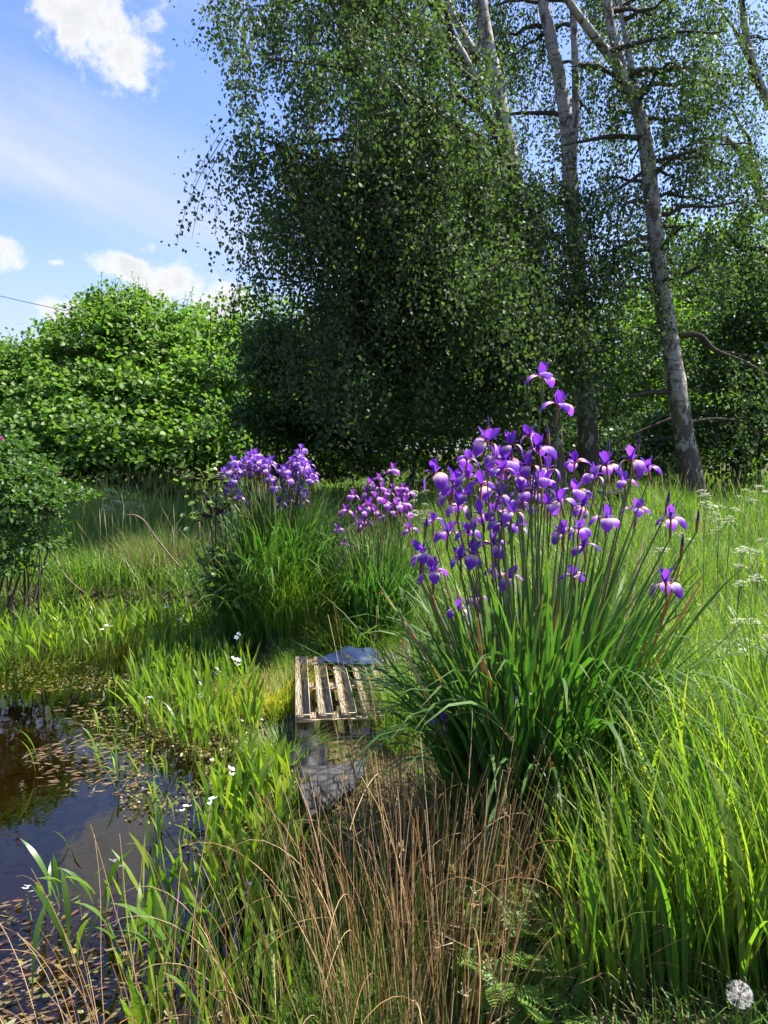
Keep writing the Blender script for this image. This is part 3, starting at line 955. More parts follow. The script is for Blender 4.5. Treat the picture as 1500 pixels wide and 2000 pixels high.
shrub('hawthorn_bush', 'tall dark hawthorn thicket at the right picture edge', gb(1450, 13.8),
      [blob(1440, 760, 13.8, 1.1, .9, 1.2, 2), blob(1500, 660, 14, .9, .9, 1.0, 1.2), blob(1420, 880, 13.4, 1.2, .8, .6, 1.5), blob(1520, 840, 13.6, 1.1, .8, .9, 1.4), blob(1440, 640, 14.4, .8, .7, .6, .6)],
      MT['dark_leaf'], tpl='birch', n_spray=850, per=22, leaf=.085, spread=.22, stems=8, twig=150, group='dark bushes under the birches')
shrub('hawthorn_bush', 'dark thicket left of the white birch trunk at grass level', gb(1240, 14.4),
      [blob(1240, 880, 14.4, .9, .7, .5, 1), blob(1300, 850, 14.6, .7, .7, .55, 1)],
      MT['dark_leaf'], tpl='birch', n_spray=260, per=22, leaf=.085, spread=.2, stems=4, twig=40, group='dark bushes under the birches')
# sunlit hedgerow behind everything
k = 0
for px, py, d, rx, rz, lab in [(60, 800, 22, 2.9, 2.2, 'hedge glimpsed through the foot of the left-edge hazel'),
                               (300, 790, 22, 2.9, 2.4, 'hedge glimpsed through the foot of the broad hazel'),
                               (520, 740, 21, 2.6, 2.3, 'sunlit hedgerow tree glimpsed left of the birch curtain'),
                               (700, 760, 22, 2.6, 2.4, 'sunlit hedgerow tree behind the birch curtain, above the middle irises'),
                               (870, 740, 21, 2.4, 2.5, 'sunlit hedgerow tree behind the hanging centre of the birch curtain'),
                               (1040, 760, 22, 2.4, 2.5, 'sunlit hedgerow tree behind the twin-stemmed birch'),
                               (1230, 735, 18, 1.8, 1.9, 'bright yellow-green tree just left of the white birch trunk'),
                               (1400, 650, 25, 2.4, 2.9, 'sunlit hedgerow tree right of the white birch trunk'),
                               (1560, 640, 25, 2.6, 3.2, 'sunlit hedgerow tree at the far right edge'),
                               (1330, 600, 23, 2.0, 2.6, 'tall hedgerow tree rising directly behind the white birch trunk'),
                               (1470, 590, 23, 2.0, 2.8, 'tallest hedgerow tree, between the white birch and the right edge'),
                               (1290, 860, 20, 2.8, 1.4, 'low sunlit hedge piece under the right birches'),
                               (640, 870, 20, 2.8, 1.3, 'low sunlit hedge piece behind the left iris clump')]:
    b = P(px, py, d)
    shrub('hedgerow_tree', lab, (b[0], d, Hs(b[0], d)),
          [(b, (rx, 1.6, rz), 2), (b + np.array([rx * .5, .3, -rz * .4]), (rx * .8, 1.5, rz * .7), 1), (b + np.array([-rx * .5, -.2, -rz * .5]), (rx * .8, 1.5, rz * .7), 1)],
          MT['far_leaf'], 430, 22, .15, tpl='birch', spread=.3, stems=4, cat='tree', group='hedgerow trees behind the birches', stem_r=.08, twig=40)

# ------------------------------------------------------------------ small shrubs by the pond
rb = GP(30, 1170)
shrub('rose_bush', 'leafy wild rose bush with tangled bare stems at the left pond edge', (rb[0], rb[1], rb[2]),
      [blob(15, 960, 6.4, .32, .4, .2, 2), blob(-50, 930, 6.4, .4, .4, .3, 1.5), blob(75, 985, 6.3, .25, .35, .15, 1), blob(0, 1040, 6.3, .35, .3, .12, 1), blob(10, 885, 6.5, .14, .25, .18, .4), blob(120, 965, 6.4, .22, .25, .08, .35),
       blob(60, 930, 6.4, .18, .2, .12, .4), blob(40, 1070, 6.2, .3, .3, .1, .5), blob(-10, 1110, 6.2, .3, .3, .14, .5)],
      MT['rose_leaf'], 430, 16, .042, spread=.075, stems=11, stem_r=.012, twig=120)
rose = [o for o in COL.objects if o.name.startswith('rose_bush')][0]
c = P(3, 857, 6.2) - np.array(rose.location)
a = np.arange(5) * 2 * math.pi / 5
MT['rose_petal'] = leaf_mat('rose_petal', [(.55, .16, .30), (.65, .22, .36)], .3, (1.2, 1, 1), .6, .2)
V, f = cards(np.repeat(c[None], 5, 0), np.stack([np.cos(a), np.full(5, -.5), np.sin(a)], 1), np.stack([.3 * np.cos(a), np.full(5, -1.0), .3 * np.sin(a)], 1), np.full(5, .026), np.full(5, .028), 'float')
tag(obj('flower', mesh('flower', V, f, MT['rose_petal']), rose), 'pink rose flower')

sp = GP(430, 1200)
shrub('birch_sapling', 'young sapling with pale heart-shaped leaves left of the far iris clump', (sp[0], sp[1], sp[2]),
      [blob(420, 1010, sp[1], .16, .2, .24, 2), blob(425, 1120, sp[1] - .1, .14, .2, .22, 2), blob(400, 940, sp[1], .12, .15, .14, .8), blob(440, 1165, sp[1] - .15, .1, .15, .12, .7)],
      MT['sapling_leaf'], 60, 7, .05, spread=.06, stems=5, stem_r=.01, twig=60, inner=.2)


# ------------------------------------------------------------------ pallet, plastic, liner
def box(x0, x1, y0, y1, z0, z1, bev=.003):
    """slightly chamfered box: 24 vertices"""
    V, Fq = [], []
    b = min(bev, (x1 - x0) / 3, (y1 - y0) / 3, (z1 - z0) / 3)
    import itertools
    ids = {}
    for sx, sy, sz in itertools.product((0, 1), repeat=3):
        X, Y, Z = (x0, x1)[sx], (y0, y1)[sy], (z0, z1)[sz]
        ix, iy, iz = (b, -b)[sx], (b, -b)[sy], (b, -b)[sz]
        ids[sx, sy, sz] = len(V)
        V += [(X, Y + iy, Z + iz), (X + ix, Y, Z + iz), (X + ix, Y + iy, Z)]
    F4, F3 = [], []
    for ax in range(3):
        u, v = [(1, 2), (2, 0), (0, 1)][ax]
        for s in (0, 1):
            loop = []
            for a, c in ((0, 0), (1, 0), (1, 1), (0, 1)):
                k = [0, 0, 0]; k[ax] = s; k[u] = a; k[v] = c
                loop.append(ids[tuple(k)] + ax)
            F4.append(loop if s else loop[::-1])
        for a in (0, 1):
            for c in (0, 1):
                k0 = [0, 0, 0]; k0[u] = a; k0[v] = c; k1 = list(k0); k1[ax] = 1
                i0, i1 = ids[tuple(k0)], ids[tuple(k1)]
                q = [i0 + u, i1 + u, i1 + v, i0 + v]
                F4.append(q if (a + c) % 2 == 0 else q[::-1])
    for k, i in ids.items():
        F3.append((i, i + 1, i + 2) if sum(k) % 2 else (i + 2, i + 1, i))
    return np.array(V), [np.array(F4), np.array(F3)]


MT['wood'] = basic_mat('weathered_pallet_wood', [(.24, .17, .11), (.44, .34, .23), (.56, .45, .33), (.64, .53, .41)], 9, 8, .85, .2, stretch=(6, .7, 4), bump=.35, jitter=.14)
fl = P(577, 1397, 3.9)      # near left top corner
bl = P(577, 1290, 5.1)      # far left
top = fl[2]
rot = math.atan2(-(bl[0] - fl[0]), bl[1] - fl[1])
PB = .081; LEN = 1.2; gap = .039
pal = empty('wooden_pallet', (fl[0], fl[1], top - .143), 'weathered wooden pallet lying on the bank as a pond step', 'pallet')
pal.rotation_euler = (rad(-.5), 0, rot + .0)
for i in range(6):
    x0 = i * (PB + gap)
    V, f = box(x0, x0 + PB * R.uniform(.95, 1.05), R.uniform(-.01, .008), LEN + R.uniform(-.01, .01), .125, .143)
    V = V + np.column_stack([np.zeros(len(V)), np.zeros(len(V)), R.uniform(-.001, .001) + .004 * np.sin(V[:, 1] * 3 + i)])
    obj('deck_board', mesh('deck_board', V, f, MT['wood']), pal)
W = 6 * PB + 5 * gap
for y in (.003, LEN / 2 - .05, LEN - .1):
    V, f = box(-.002, W, y, y + .095, .106, .1238)
    obj('cross_board', mesh('cross_board', V, f, MT['wood']), pal)
    for x in (0, W / 2 - .05, W - .1):
        V, f = box(x, x + .1, y + .002, y + .09, .018, .105)
        obj('block', mesh('block', V, f, MT['wood']), pal)
for x in (0.002, W / 2 - .05, W - .1):
    V, f = box(x, x + .098, -.002, LEN, .0, .017)
    obj('base_board', mesh('base_board', V, f, MT['wood']), pal)
V, f = box(.12, W - .12, .0, .07, .0, .0165)
obj('base_board', mesh('base_board', V, f, MT['wood']), pal)
# nail heads
MT['nail'] = basic_mat('rusty_nail', [(.03, .02, .015), (.10, .05, .03)], 40, 3, .6, .5, bump=0)


def plastic_mat(name, cols, rough):
    m = basic_mat(name, cols, 6, 8, rough, .22, stretch=(1, 3, 1), bump=.12, bscale=30)
    return m


MT['blue'] = plastic_mat('dark_blue_plastic', [(.010, .018, .05), (.016, .03, .075), (.03, .05, .10)], .3)
MT['liner'] = plastic_mat('black_pond_liner', [(.010, .010, .011), (.018, .018, .020), (.032, .030, .027)], .6)


def wrinkled(name, Pfun, nu, nv, mat, parent=None, thick=.004):
    u = np.linspace(0, 1, nu); v = np.linspace(0, 1, nv)
    U, Vv = np.meshgrid(u, v, indexing='ij')
    X = Pfun(U, Vv)
    i = np.arange(nu * nv).reshape(nu, nv)
    q = np.stack([i[:-1, :-1], i[1:, :-1], i[1:, 1:], i[:-1, 1:]], -1).reshape(-1, 4)
    o = obj(name, mesh(name, X.reshape(-1, 3), [q], mat, smooth=True), parent)
    md = o.modifiers.new('thickness', 'SOLIDIFY'); md.thickness = thick; md.offset = -1
    return o


# folded blue sheet at the back right of the pallet
A = P(612, 1305, 4.86); B_ = P(745, 1312, 4.8); Cc = P(735, 1272, 5.12); Dd = P(668, 1272, 5.12)
zt = top + .006


def blue_f(U, V):
    a = A * (1 - U[..., None]) + B_ * U[..., None]
    b = Dd * (1 - U[..., None]) + Cc * U[..., None]
    X = a * (1 - V[..., None]) + b * V[..., None]
    ed = np.minimum(np.minimum(U, 1 - U), np.minimum(V, 1 - V))
    X[..., 0] += .012 * np.sin(V * 9) ; X[..., 1] += .02 * np.sin(U * 7 + 1) * (V < .5)
    hgt = .045 * sstep(ed, 0, .42) + .006 * np.sin(U * 12 + V * 6) * sstep(ed, 0, .2) + .005 * np.sin(U * 5 - V * 9) * sstep(ed, 0, .2) + .02 * V
    X[..., 2] = zt + .008 + hgt
    return X


tag(wrinkled('plastic_sheet', blue_f, 40, 24, MT['blue']), 'crumpled dark blue plastic sheet on the far end of the pallet', 'sheet')

# pond liner: strip over the bank edge following the shore
shore = np.array(SHORE)


def liner_f(u0, u1, w0, w1, lift, seed, drape=.10):
    rs = np.random.default_rng(seed)
    ph = rs.uniform(0, 6, 8)
    seg = np.concatenate([[0], np.cumsum(np.linalg.norm(np.diff(shore, axis=0), axis=1))]); seg /= seg[-1]

    def f(U, V):
        s = u0 + (u1 - u0) * U
        x = np.interp(s, seg, shore[:, 0]); y = np.interp(s, seg, shore[:, 1])
        dx = np.interp(s + .01, seg, shore[:, 0]) - np.interp(s - .01, seg, shore[:, 0])
        dy = np.interp(s + .01, seg, shore[:, 1]) - np.interp(s - .01, seg, shore[:, 1])
        n = np.hypot(dx, dy); nx, ny = -dy / n, dx / n
        sgn = np.where(pond_sd(x + nx * .05, y + ny * .05) > 0, 1, -1)
        nx, ny = nx * sgn, ny * sgn
        w = w0 + (w1 - w0) * V + .018 * np.sin(U * 14 + ph[0]) * V
        X, Y = x + nx * w, y + ny * w
        Z = np.maximum(H(X, Y), WATER - .05) + .035
        ed = np.minimum(np.minimum(U, 1 - U) * 2.5, 1)
        Z = Z + lift * np.exp(-((V - .55) / .28) ** 2) * sstep(ed, 0, .6)
        Z = Z + .012 * np.sin(U * 31 + V * 6 + ph[1]) * sstep(ed, 0, .4) + .008 * np.sin(U * 57 - V * 9 + ph[2]) + .008 * np.sin(V * 16 + U * 9 + ph[3])
        return np.stack([X, Y, Z], -1)
    return f


ln_root = empty('pond_liner', (0, 0, 0), 'black rubber pond liner with wrinkled folds along the bank edge', 'liner')
for u0, u1, w0, w1, lift, seed in [(.0, .19, -.10, .20, .07, 1), (.19, .50, -.08, .13, .03, 2), (.47, .68, -.10, .16, .05, 3)]:
    wrinkled('liner_fold', liner_f(u0, u1, w0, w1, lift, seed), 46, 18, MT['liner'], ln_root)
# the loose flap in front of the pallet
F0 = P(580, 1502, 3.35); F1 = P(718, 1490, 3.5); F2 = P(700, 1540, 3.22); F3 = P(598, 1606, 2.97)


def flap_f(U, V):
    a = F0 * (1 - U[..., None]) + F1 * U[..., None]
    b = F3 * (1 - U[..., None]) + F2 * U[..., None]
    X = a * (1 - V[..., None]) + b * V[..., None]
    X[..., 0] += .012 * np.sin(V * 8 + U * 3)
    g = np.maximum(H(X[..., 0], X[..., 1]), WATER - .01)
    X[..., 2] = np.maximum(X[..., 2], g + .015) + .03 * np.sin(V * 3.1) * (1 - .5 * U) + .006 * np.sin(U * 9 + V * 14) + .012 * (1 - np.abs(np.sin(U * 3 + V * 9))) ** 3 + .008 * (1 - np.abs(np.sin(U * 5 - V * 14 + 1))) ** 3 + .003 * np.sin(U * 3 - V * 47)
    return X


wrinkled('liner_flap', flap_f, 44, 44, MT['liner'], ln_root)

# ------------------------------------------------------------------ sticks, cable, bench
def stick(name, label, cat, pts, r, mat, group=None):
    V, q, T, C = tube1([P(*p) for p in pts], r, 7, .08, 4)
    b = C[-1]
    return tag(obj(name, mesh(name, V - b, [q], mat, smooth=True), None, b), label, cat, group)


stick('dead_branch', 'bare crooked stick arching up out of the brown rush tussock', 'branch',
      [(243, 1006, 6.3), (262, 1006, 6.3), (280, 1016, 6.3), (300, 1044, 6.3), (326, 1078, 6.3), (352, 1108, 6.3)], [.003, .006, .007, .0075, .008, .008], MT['stick'])
stick('dead_branch', 'thin dark stick leaning left in the grass behind the pond', 'branch',
      [(86, 1061, 6.4), (105, 1085, 6.4), (125, 1120, 6.35), (145, 1142, 6.3), (170, 1160, 6.3)], [.003, .005, .006, .005, .004], MT['stick'])
V, q, T, C = tube1([P(-120, 551, 30), P(0, 578, 30), P(60, 592, 30), P(130, 607, 30)], [.012] * 4, 5, 0, 3)
MT['cable'] = basic_mat('cable_black', [(.02, .02, .02), (.03, .03, .03)], 5, 1, .6, .3, bump=0)
tag(obj('overhead_cable', mesh('overhead_cable', V - C[0], [q], MT['cable']), None, C[0]), 'thin overhead cable crossing the sky above the left hazel', 'cable')
MT['greywood'] = basic_mat('grey_bench_wood', [(.10, .11, .12), (.20, .21, .22)], 10, 5, .8, .3, stretch=(1, 6, 6), bump=.2)
bb = P(1198, 960, 10.8)
bg = Hs(bb[0], bb[1])
bn = empty('bench', (bb[0], bb[1], bg), 'small grey bench in the tree shade behind the right-hand irises', 'bench')
hh = bb[2] - bg
for k in range(2):
    V, f = box(-.19, .19, -.16 + k * .17, -.16 + k * .17 + .15, hh - .03, hh + .012)
    obj('seat_plank', mesh('seat_plank', V, f, MT['greywood']), bn)
for x in (-.1, .08):
    V, f = box(x - .025, x + .025, -.12, .12, -.05, hh - .031)
    obj('leg', mesh('leg', V, f, MT['branch']), bn)


# ------------------------------------------------------------------ grass
def scatter(n, x0, x1, y0, y1, ymin_pow=1.0):
    y = y0 + (y1 - y0) * R.uniform(0, 1, n) ** ymin_pow
    x = R.uniform(0, 1, n)
    return x, y


def in_view(x, y, margin=1.0):
    return np.abs(x) < .5 * y + margin


def clump_field(x, y, s, seed):
    rs = np.random.default_rng(seed)
    v = np.zeros_like(x)
    for k in range(5):
        a = rs.uniform(0, 6.28); fq = s * rs.uniform(.5, 2); ph = rs.uniform(0, 6.28)
        v = v + np.sin((x * math.cos(a) + y * math.sin(a)) * fq + ph)
    return v / 5


def grass_obj(name, label, x, y, hgt, wid, mat, lean=.15, bend=.7, segs=4, cat='grass', zoff=-.01, power=1.4, wind=None, prof=None):
    n = len(x)
    base = np.stack([x, y, H(x, y) + zoff], 1)
    az = R.uniform(0, 2 * math.pi, n)
    if wind is not None:
        az = np.where(R.uniform(0, 1, n) < .5, R.normal(wind, .6, n), az)
    V, q, T, C = blades(base, hgt, wid, az, np.abs(R.normal(0, lean, n)), np.abs(R.normal(bend, bend * .5, n)), segs, power=power, prof=prof)
    return tag(obj(name, mesh(name, V, [q], mat, t=T)), label, cat, kind='stuff')


# meadow, from the far shore to the hedge; width grows with distance so that blades stay visible
n = 90000
y = 5.0 + 12.5 * R.uniform(0, 1, n) ** 1.3
x = R.uniform(-1, 1, n) * (.56 * y + 1.5)
d = pond_sd(x, y)
pathx = (x > -.45) & (x < .35) & (y < 5.6)
k = (d > .08) & ~pathx & ~((x < -.1) & (x > -1.2) & (y < 5.6))
x, y = x[k], y[k]
cf = clump_field(x, y, 2.2, 3)
lx = np.where(x > .3, 1.15, .85)
hg = (.30 + .22 * cf + R.uniform(0, .16, len(x))) * lx * np.interp(y, [5, 6, 9, 16], [.75, 1, 1.1, 1.2])
hg = np.clip(hg, .1, .9)
grass_obj('meadow_grass', 'tall meadow grass spreading from the pond to the hedge', x, y, hg, np.interp(y, [5, 16], [.008, .017]) * R.uniform(.7, 1.3, len(x)), MT['meadow'], .18, .9, 3)
# bright grass right of the iris, middle distance
n = 42000
y = 2.6 + 4.6 * R.uniform(0, 1, n) ** 1.1
x = .55 + R.uniform(0, 1, n) * (.56 * y + .6 - .55)
k = pond_sd(x, y) > .1
x, y = x[k], y[k]
hg = np.clip(.32 + .16 * clump_field(x, y, 4, 5) + R.uniform(-.08, .18, len(x)), .1, .8)
grass_obj('meadow_grass', 'bright sunlit grass to the right behind the tall iris clump', x, y, hg, R.uniform(.004, .010, len(x)), MT['lush'], .22, 1.0, 4)
# tall broad blades in the right foreground
n = 4600
y = 1.75 + 1.75 * R.uniform(0, 1, n)
x = .42 + .16 * (y - 1.7) + R.uniform(0, 1, n) ** .9 * (.56 * y + .45 - .42)
e = np.hypot((x - .62) / .34, (y - 2.75) / .34)
k = e > 1
x, y = x[k], y[k]
xl = (x - (.42 + .16 * (y - 1.7)))
hg = np.clip(R.normal(.52, .13, len(x)) * np.interp(xl, [0, .35], [.62, 1]), .15, .85)
grass_obj('foreground_grass', 'lush broad-bladed green grass filling the right foreground', x, y, hg, R.uniform(.006, .019, len(x)), MT['lush'], .15, .6, 7, power=2.0, wind=math.pi * .8)
# low turf under it
n = 9000
y = 1.5 + 2.6 * R.uniform(0, 1, n)
x = .15 + R.uniform(0, 1, n) * (.56 * y + .3)
grass_obj('low_turf', 'short shaded turf under the right foreground grass', x, y, R.uniform(.05, .16, n), R.uniform(.003, .007, n), MT['short'], .4, 1.0, 3)

# seed-bearing grass stalks standing over the meadow
n = 3600
y = 3.0 + 9.5 * R.uniform(0, 1, n) ** 1.1
x = R.uniform(-1, 1, n) * (.56 * y + 1)
k = (pond_sd(x, y) > .15) & ((x > .75) | (y > 6.2)) & (clump_field(x, y, 1.6, 8) > -.25)
x, y = x[k], y[k]
def seedhead(t):
    return np.interp(t, [0, .74, .78, .88, 1], [.28, .22, .9, 1, .1])
grass_obj('grass_seed_stalks', 'pale seed-bearing grass stalks standing above the meadow', x, y, R.uniform(.5, .85, len(x)), np.interp(y, [3, 12], [.006, .012]), MT['seedstalk'], .12, .35, 8, prof=seedhead)
# low weeds and moss along the near bank
n = 3000
px = R.uniform(530, 760, n); py = R.uniform(1600, 2000, n)
xy = np.array([G(a, b, -.03) for a, b in zip(px, py)])
k = pond_sd(xy[:, 0], xy[:, 1]) > -.02
grass_obj('low_turf', 'mossy turf on the near bank under the large rush clump', xy[k, 0], xy[k, 1], R.uniform(.03, .12, k.sum()), R.uniform(.003, .007, k.sum()), MT['short'], .5, .9, 3)
# tufts with their own place
def tuft(name, label, cat, ctr, rx, ry, n, h0, h1, w0, w1, mat, lean, bend, segs=5, group=None, rim=.5, power=1.4, kind='stuff'):
    root = empty(name, (ctr[0], ctr[1], ctr[2]), label, cat, group)
    a = R.uniform(0, 2 * math.pi, n); r = R.uniform(0, 1, n) ** .6
    x = r * np.cos(a) * rx; y = r * np.sin(a) * ry
    z = H(x + ctr[0], y + ctr[1]) - ctr[2] - .01
    az = np.arctan2(y, x) + R.normal(0, .6, n)
    V, q, T, C = blades(np.stack([x, y, z], 1), R.uniform(h0, h1, n), R.uniform(w0, w1, n), az, np.abs(R.normal(lean, lean * .5, n)) * (rim + (1 - rim) * r), np.abs(R.normal(bend, bend * .45, n)), segs, power=power)
    tag(obj('blades', mesh('blades', V, [q], mat, t=T), root), kind=kind)
    return root


tuft('grass_tussock', 'yellowing grass tussock spilling over the bank beyond the pallet', 'grass', GP(520, 1268), .26, .2, 2200, .14, .30, .003, .006, MT['yellow'], .5, .9)
tuft('grass_tussock', 'short bright grass carpet on the bank behind the pallet', 'grass', GP(620, 1252), .42, .3, 3600, .06, .16, .003, .006, MT['short'], .35, .8)
tuft('grass_tussock', 'tall fine grass tussock between the left and middle iris clumps', 'grass', GP(580, 1205), .40, .34, 3400, .45, .80, .003, .006, MT['short'], .2, 1.3, 6, power=2.2)
tuft('grass_tussock', 'small green tussock against the left side of the pallet', 'grass', GP(556, 1385), .09, .28, 900, .10, .22, .003, .006, MT['lush'], .45, .7)
tuft('grass_tussock', 'dark green tussock below the near left pallet corner', 'grass', GP(555, 1490), .16, .17, 1100, .10, .24, .003, .006, MT['lush'], .5, .9)
tuft('grass_tussock', 'grass tussock growing along the right side of the pallet', 'grass', GP(775, 1410), .10, .5, 1400, .12, .34, .003, .006, MT['short'], .4, .9)
tuft('grass_tussock', 'fine grass tussock in front of the middle iris clump', 'grass', GP(700, 1262), .3, .2, 1100, .15, .40, .003, .006, MT['short'], .35, 1.0)
tuft('grass_tussock', 'pale arching grass tussock at the foot of the tall irises, pallet side', 'grass', GP(815, 1400), .14, .3, 700, .25, .55, .003, .007, MT['meadow'], .4, 1.3, 6, power=2.0)
tuft('rush_tussock', 'brown withered rush tussock on the far pond bank', 'rushes', GP(325, 1215), .42, .3, 1500, .25, .55, .004, .007, MT['straw'], .55, .8)
tuft('rush_tussock', 'dark green rush shoots rising from the brown tussock', 'rushes', GP(330, 1205), .4, .3, 700, .3, .6, .004, .006, MT['meadow'], .3, .4)
tuft('straw_heap', 'heap of pale dead grass under the wild rose bush', 'grass', GP(60, 1185), .3, .2, 800, .2, .5, .004, .006, MT['straw'], .8, 1.0)
tuft('straw_heap', 'fallen brown straw around the base of the tall irises', 'grass', GP(1010, 1640), .42, .32, 1500, .2, .5, .004, .008, MT['straw'], 1.15, .5)
tuft('straw_heap', 'dead brown stalks in the gap left of the foreground grass', 'grass', GP(1090, 1790), .22, .35, 900, .15, .4, .003, .007, MT['straw'], 1.1, .5)

tuft('grass_tussock', 'tall shaded grass around the bare stems of the wild rose bush', 'grass', GP(40, 1190), .55, .35, 1500, .25, .5, .004, .008, MT['meadow'], .2, .7)
# moss and crumbs around the liner
n = 2600
px = R.uniform(590, 760, n); py = R.uniform(1430, 1720, n)
xy = np.array([G(a, b, -.03) for a, b in zip(px, py)])
k = (pond_sd(xy[:, 0], xy[:, 1]) > .05) & (clump_field(xy[:, 0], xy[:, 1], 14, 9) > -.15)
grass_obj('moss', 'olive moss and tiny weeds on the bank around the liner', xy[k, 0], xy[k, 1], R.uniform(.012, .05, k.sum()), R.uniform(.004, .009, k.sum()), MT['moss'], .6, .8, 2, cat='moss')

n = 2600
px = R.uniform(590, 800, n); py = R.uniform(1440, 1720, n)
xy = np.array([G(a, b, -.03) for a, b in zip(px, py)])
xy = xy[pond_sd(xy[:, 0], xy[:, 1]) > .02]
n = len(xy)
cz = H(xy[:, 0], xy[:, 1]) + R.uniform(.002, .018, n)
V, f = cards(np.column_stack([xy, cz]), rv(n) * np.array([1, 1, .25]), unit(R.normal(0, .35, (n, 3)) + np.array([0, 0, 1.0])), R.uniform(.012, .05, n), R.uniform(.003, .016, n), 'birch')
tag(obj('leaf_litter', mesh('leaf_litter', V, f, MT['litter'])), 'brown leaf litter and bits of straw on the path before the pallet', 'litter', kind='stuff')

# ------------------------------------------------------------------ irises
def petal_grid(cl, wprof, cup, nu=8, nv=5, claw=None):
    """centre line cl (K,2: outward, up) -> curved petal; attributes t,u"""
    t = np.linspace(0, 1, nu)
    k = np.linspace(0, 1, len(cl))
    X = np.interp(t, k, cl[:, 0]); Z = np.interp(t, k, cl[:, 1])
    w = np.interp(t, np.linspace(0, 1, len(wprof)), wprof)
    v = np.linspace(-1, 1, nv)
    tx = np.gradient(X); tz = np.gradient(Z); l = np.hypot(tx, tz); nxx, nzz = -tz / l, tx / l
    V = np.zeros((nu, nv, 3))
    bend = cup * (v ** 2)[None] * w[:, None]
    V[..., 0] = X[:, None] + nxx[:, None] * bend
    V[..., 2] = Z[:, None] + nzz[:, None] * bend
    V[..., 1] = v[None] * w[:, None]
    V[..., 2] += .0022 * np.sin(v * 6 + t[:, None] * 5) * t[:, None]
    V[..., 0] += .0016 * np.sin(v * 8 - t[:, None] * 7) * t[:, None]
    i = np.arange(nu * nv).reshape(nu, nv)
    q = np.stack([i[:-1, :-1], i[1:, :-1], i[1:, 1:], i[:-1, 1:]], -1).reshape(-1, 4)
    return V.reshape(-1, 3), q, np.repeat(t, nv), np.tile(v, nu)


def sm(pts, n=24):
    pts = np.array(pts, float)
    t = np.linspace(0, 1, len(pts)); u = np.linspace(0, 1, n)
    c = np.stack([np.interp(u, t, pts[:, j]) for j in range(2)], 1)
    for _ in range(6):
        c[1:-1] = (c[:-2] + 2 * c[1:-1] + c[2:]) / 4
    return c


FALL = petal_grid(sm([(0, 0), (.016, .013), (.034, .016), (.052, .006), (.064, -.014), (.068, -.034)]), [.005, .006, .010, .019, .0245, .0255, .0235, .015, .004], -.22, 11, 7)
STD = petal_grid(sm([(0, .004), (.007, .020), (.014, .036), (.022, .052), (.029, .066)]), [.003, .006, .011, .015, .0165, .0155, .011, .003], .3, 8, 5)
STYLE = petal_grid(sm([(0, .004), (.012, .018), (.026, .024), (.040, .024)]), [.004, .006, .008, .009, .005], -.4, 5, 3)
for S in (STD,):
    pass


def rotz(V, a):
    c, s = math.cos(a), math.sin(a)
    return V @ np.array([[c, s, 0], [-s, c, 0], [0, 0, 1.0]])


def fall_mesh(mat): return mesh('fall_petal', FALL[0], [FALL[1]], mat, t=FALL[2], smooth=True, extra={'u': FALL[3]})
def std_mesh(mat, k=1.0):
    V = STD[0].copy(); V[:, 0] *= k
    return mesh('standard_petal', V, [STD[1]], mat, t=np.full(len(V), .95), smooth=True, extra={'u': STD[3]})


def heart_mesh(mat):
    Vs, qs, ts, us, mi = [], [], [], [], []
    o = 0
    for j in range(3):
        V = rotz(STYLE[0], j * 2 * math.pi / 3 + .02)
        Vs.append(V); qs.append(STYLE[1] + o); ts.append(np.full(len(V), .9)); us.append(STYLE[3]); mi += [0] * len(STYLE[1]); o += len(V)
    # tube and spathe below
    Cn = np.array([(0, 0, -.075), (.002, 0, -.06), (.003, 0, -.04), (.001, 0, -.02), (0, 0, .004)])
    V, q, T = tubes(Cn[None], np.array([[.003, .0058, .0062, .005, .0035]]), 6)
    Vs.append(V); qs.append(q + o); ts.append(np.full(len(V), .3)); us.append(np.zeros(len(V))); mi += [1] * len(q)
    return mesh('flower', np.vstack(Vs), [np.vstack(qs)], None, t=np.concatenate(ts), smooth=True, extra={'u': np.concatenate(us)}, mats=[mat, MT['spathe']], midx=mi)


def whole_flower(mat):
    Vs, qs, ts, us, mi = [], [], [], [], []
    o = 0
    for j in range(3):
        for (A_, tt, ang) in ((FALL, None, 0), (STD, .95, math.pi / 3), (STYLE, .9, 0)):
            V = rotz(A_[0], j * 2 * math.pi / 3 + ang + .02)
            Vs.append(V); qs.append(A_[1] + o); o += len(V)
            ts.append(A_[2] if tt is None else np.full(len(V), tt)); us.append(A_[3]); mi += [0] * len(A_[1])
    Cn = np.array([(0, 0, -.075), (.002, 0, -.06), (.003, 0, -.04), (.001, 0, -.02), (0, 0, .004)])
    V, q, T = tubes(Cn[None], np.array([[.003, .0058, .0062, .005, .0035]]), 5)
    Vs.append(V); qs.append(q + o); ts.append(np.full(len(V), .3)); us.append(np.zeros(len(V))); mi += [1] * len(q)
    return mesh('flower', np.vstack(Vs), [np.vstack(qs)], None, t=np.concatenate(ts), smooth=True, extra={'u': np.concatenate(us)}, mats=[mat, MT['spathe']], midx=mi)


def bud_mesh():
    Cn = np.array([(0, 0, 0), (0, 0, .02), (.001, 0, .045), (.001, 0, .07), (0, 0, .088)])
    V, q, T = tubes(Cn[None], np.array([[.0035, .0055, .006, .004, .0004]]), 6)
    f = np.where(np.arange(len(q)) < 12, 1, 0)
    return mesh('bud', V, [q], None, smooth=True, mats=[MT['bud'], MT['spathe']], midx=f)


BUD = bud_mesh()


def stem_curve(s, e, n=7, bow=.05):
    s, e = np.asarray(s, float), np.asarray(e, float)
    t = np.linspace(0, 1, n)[:, None]
    out = (e - s) * np.array([1, 1, 0])
    m = (s + e) / 2 - out * .22 + R.normal(0, bow, 3) * np.array([.6, .6, 0])
    return (1 - t) ** 2 * s + 2 * t * (1 - t) * m + t ** 2 * e


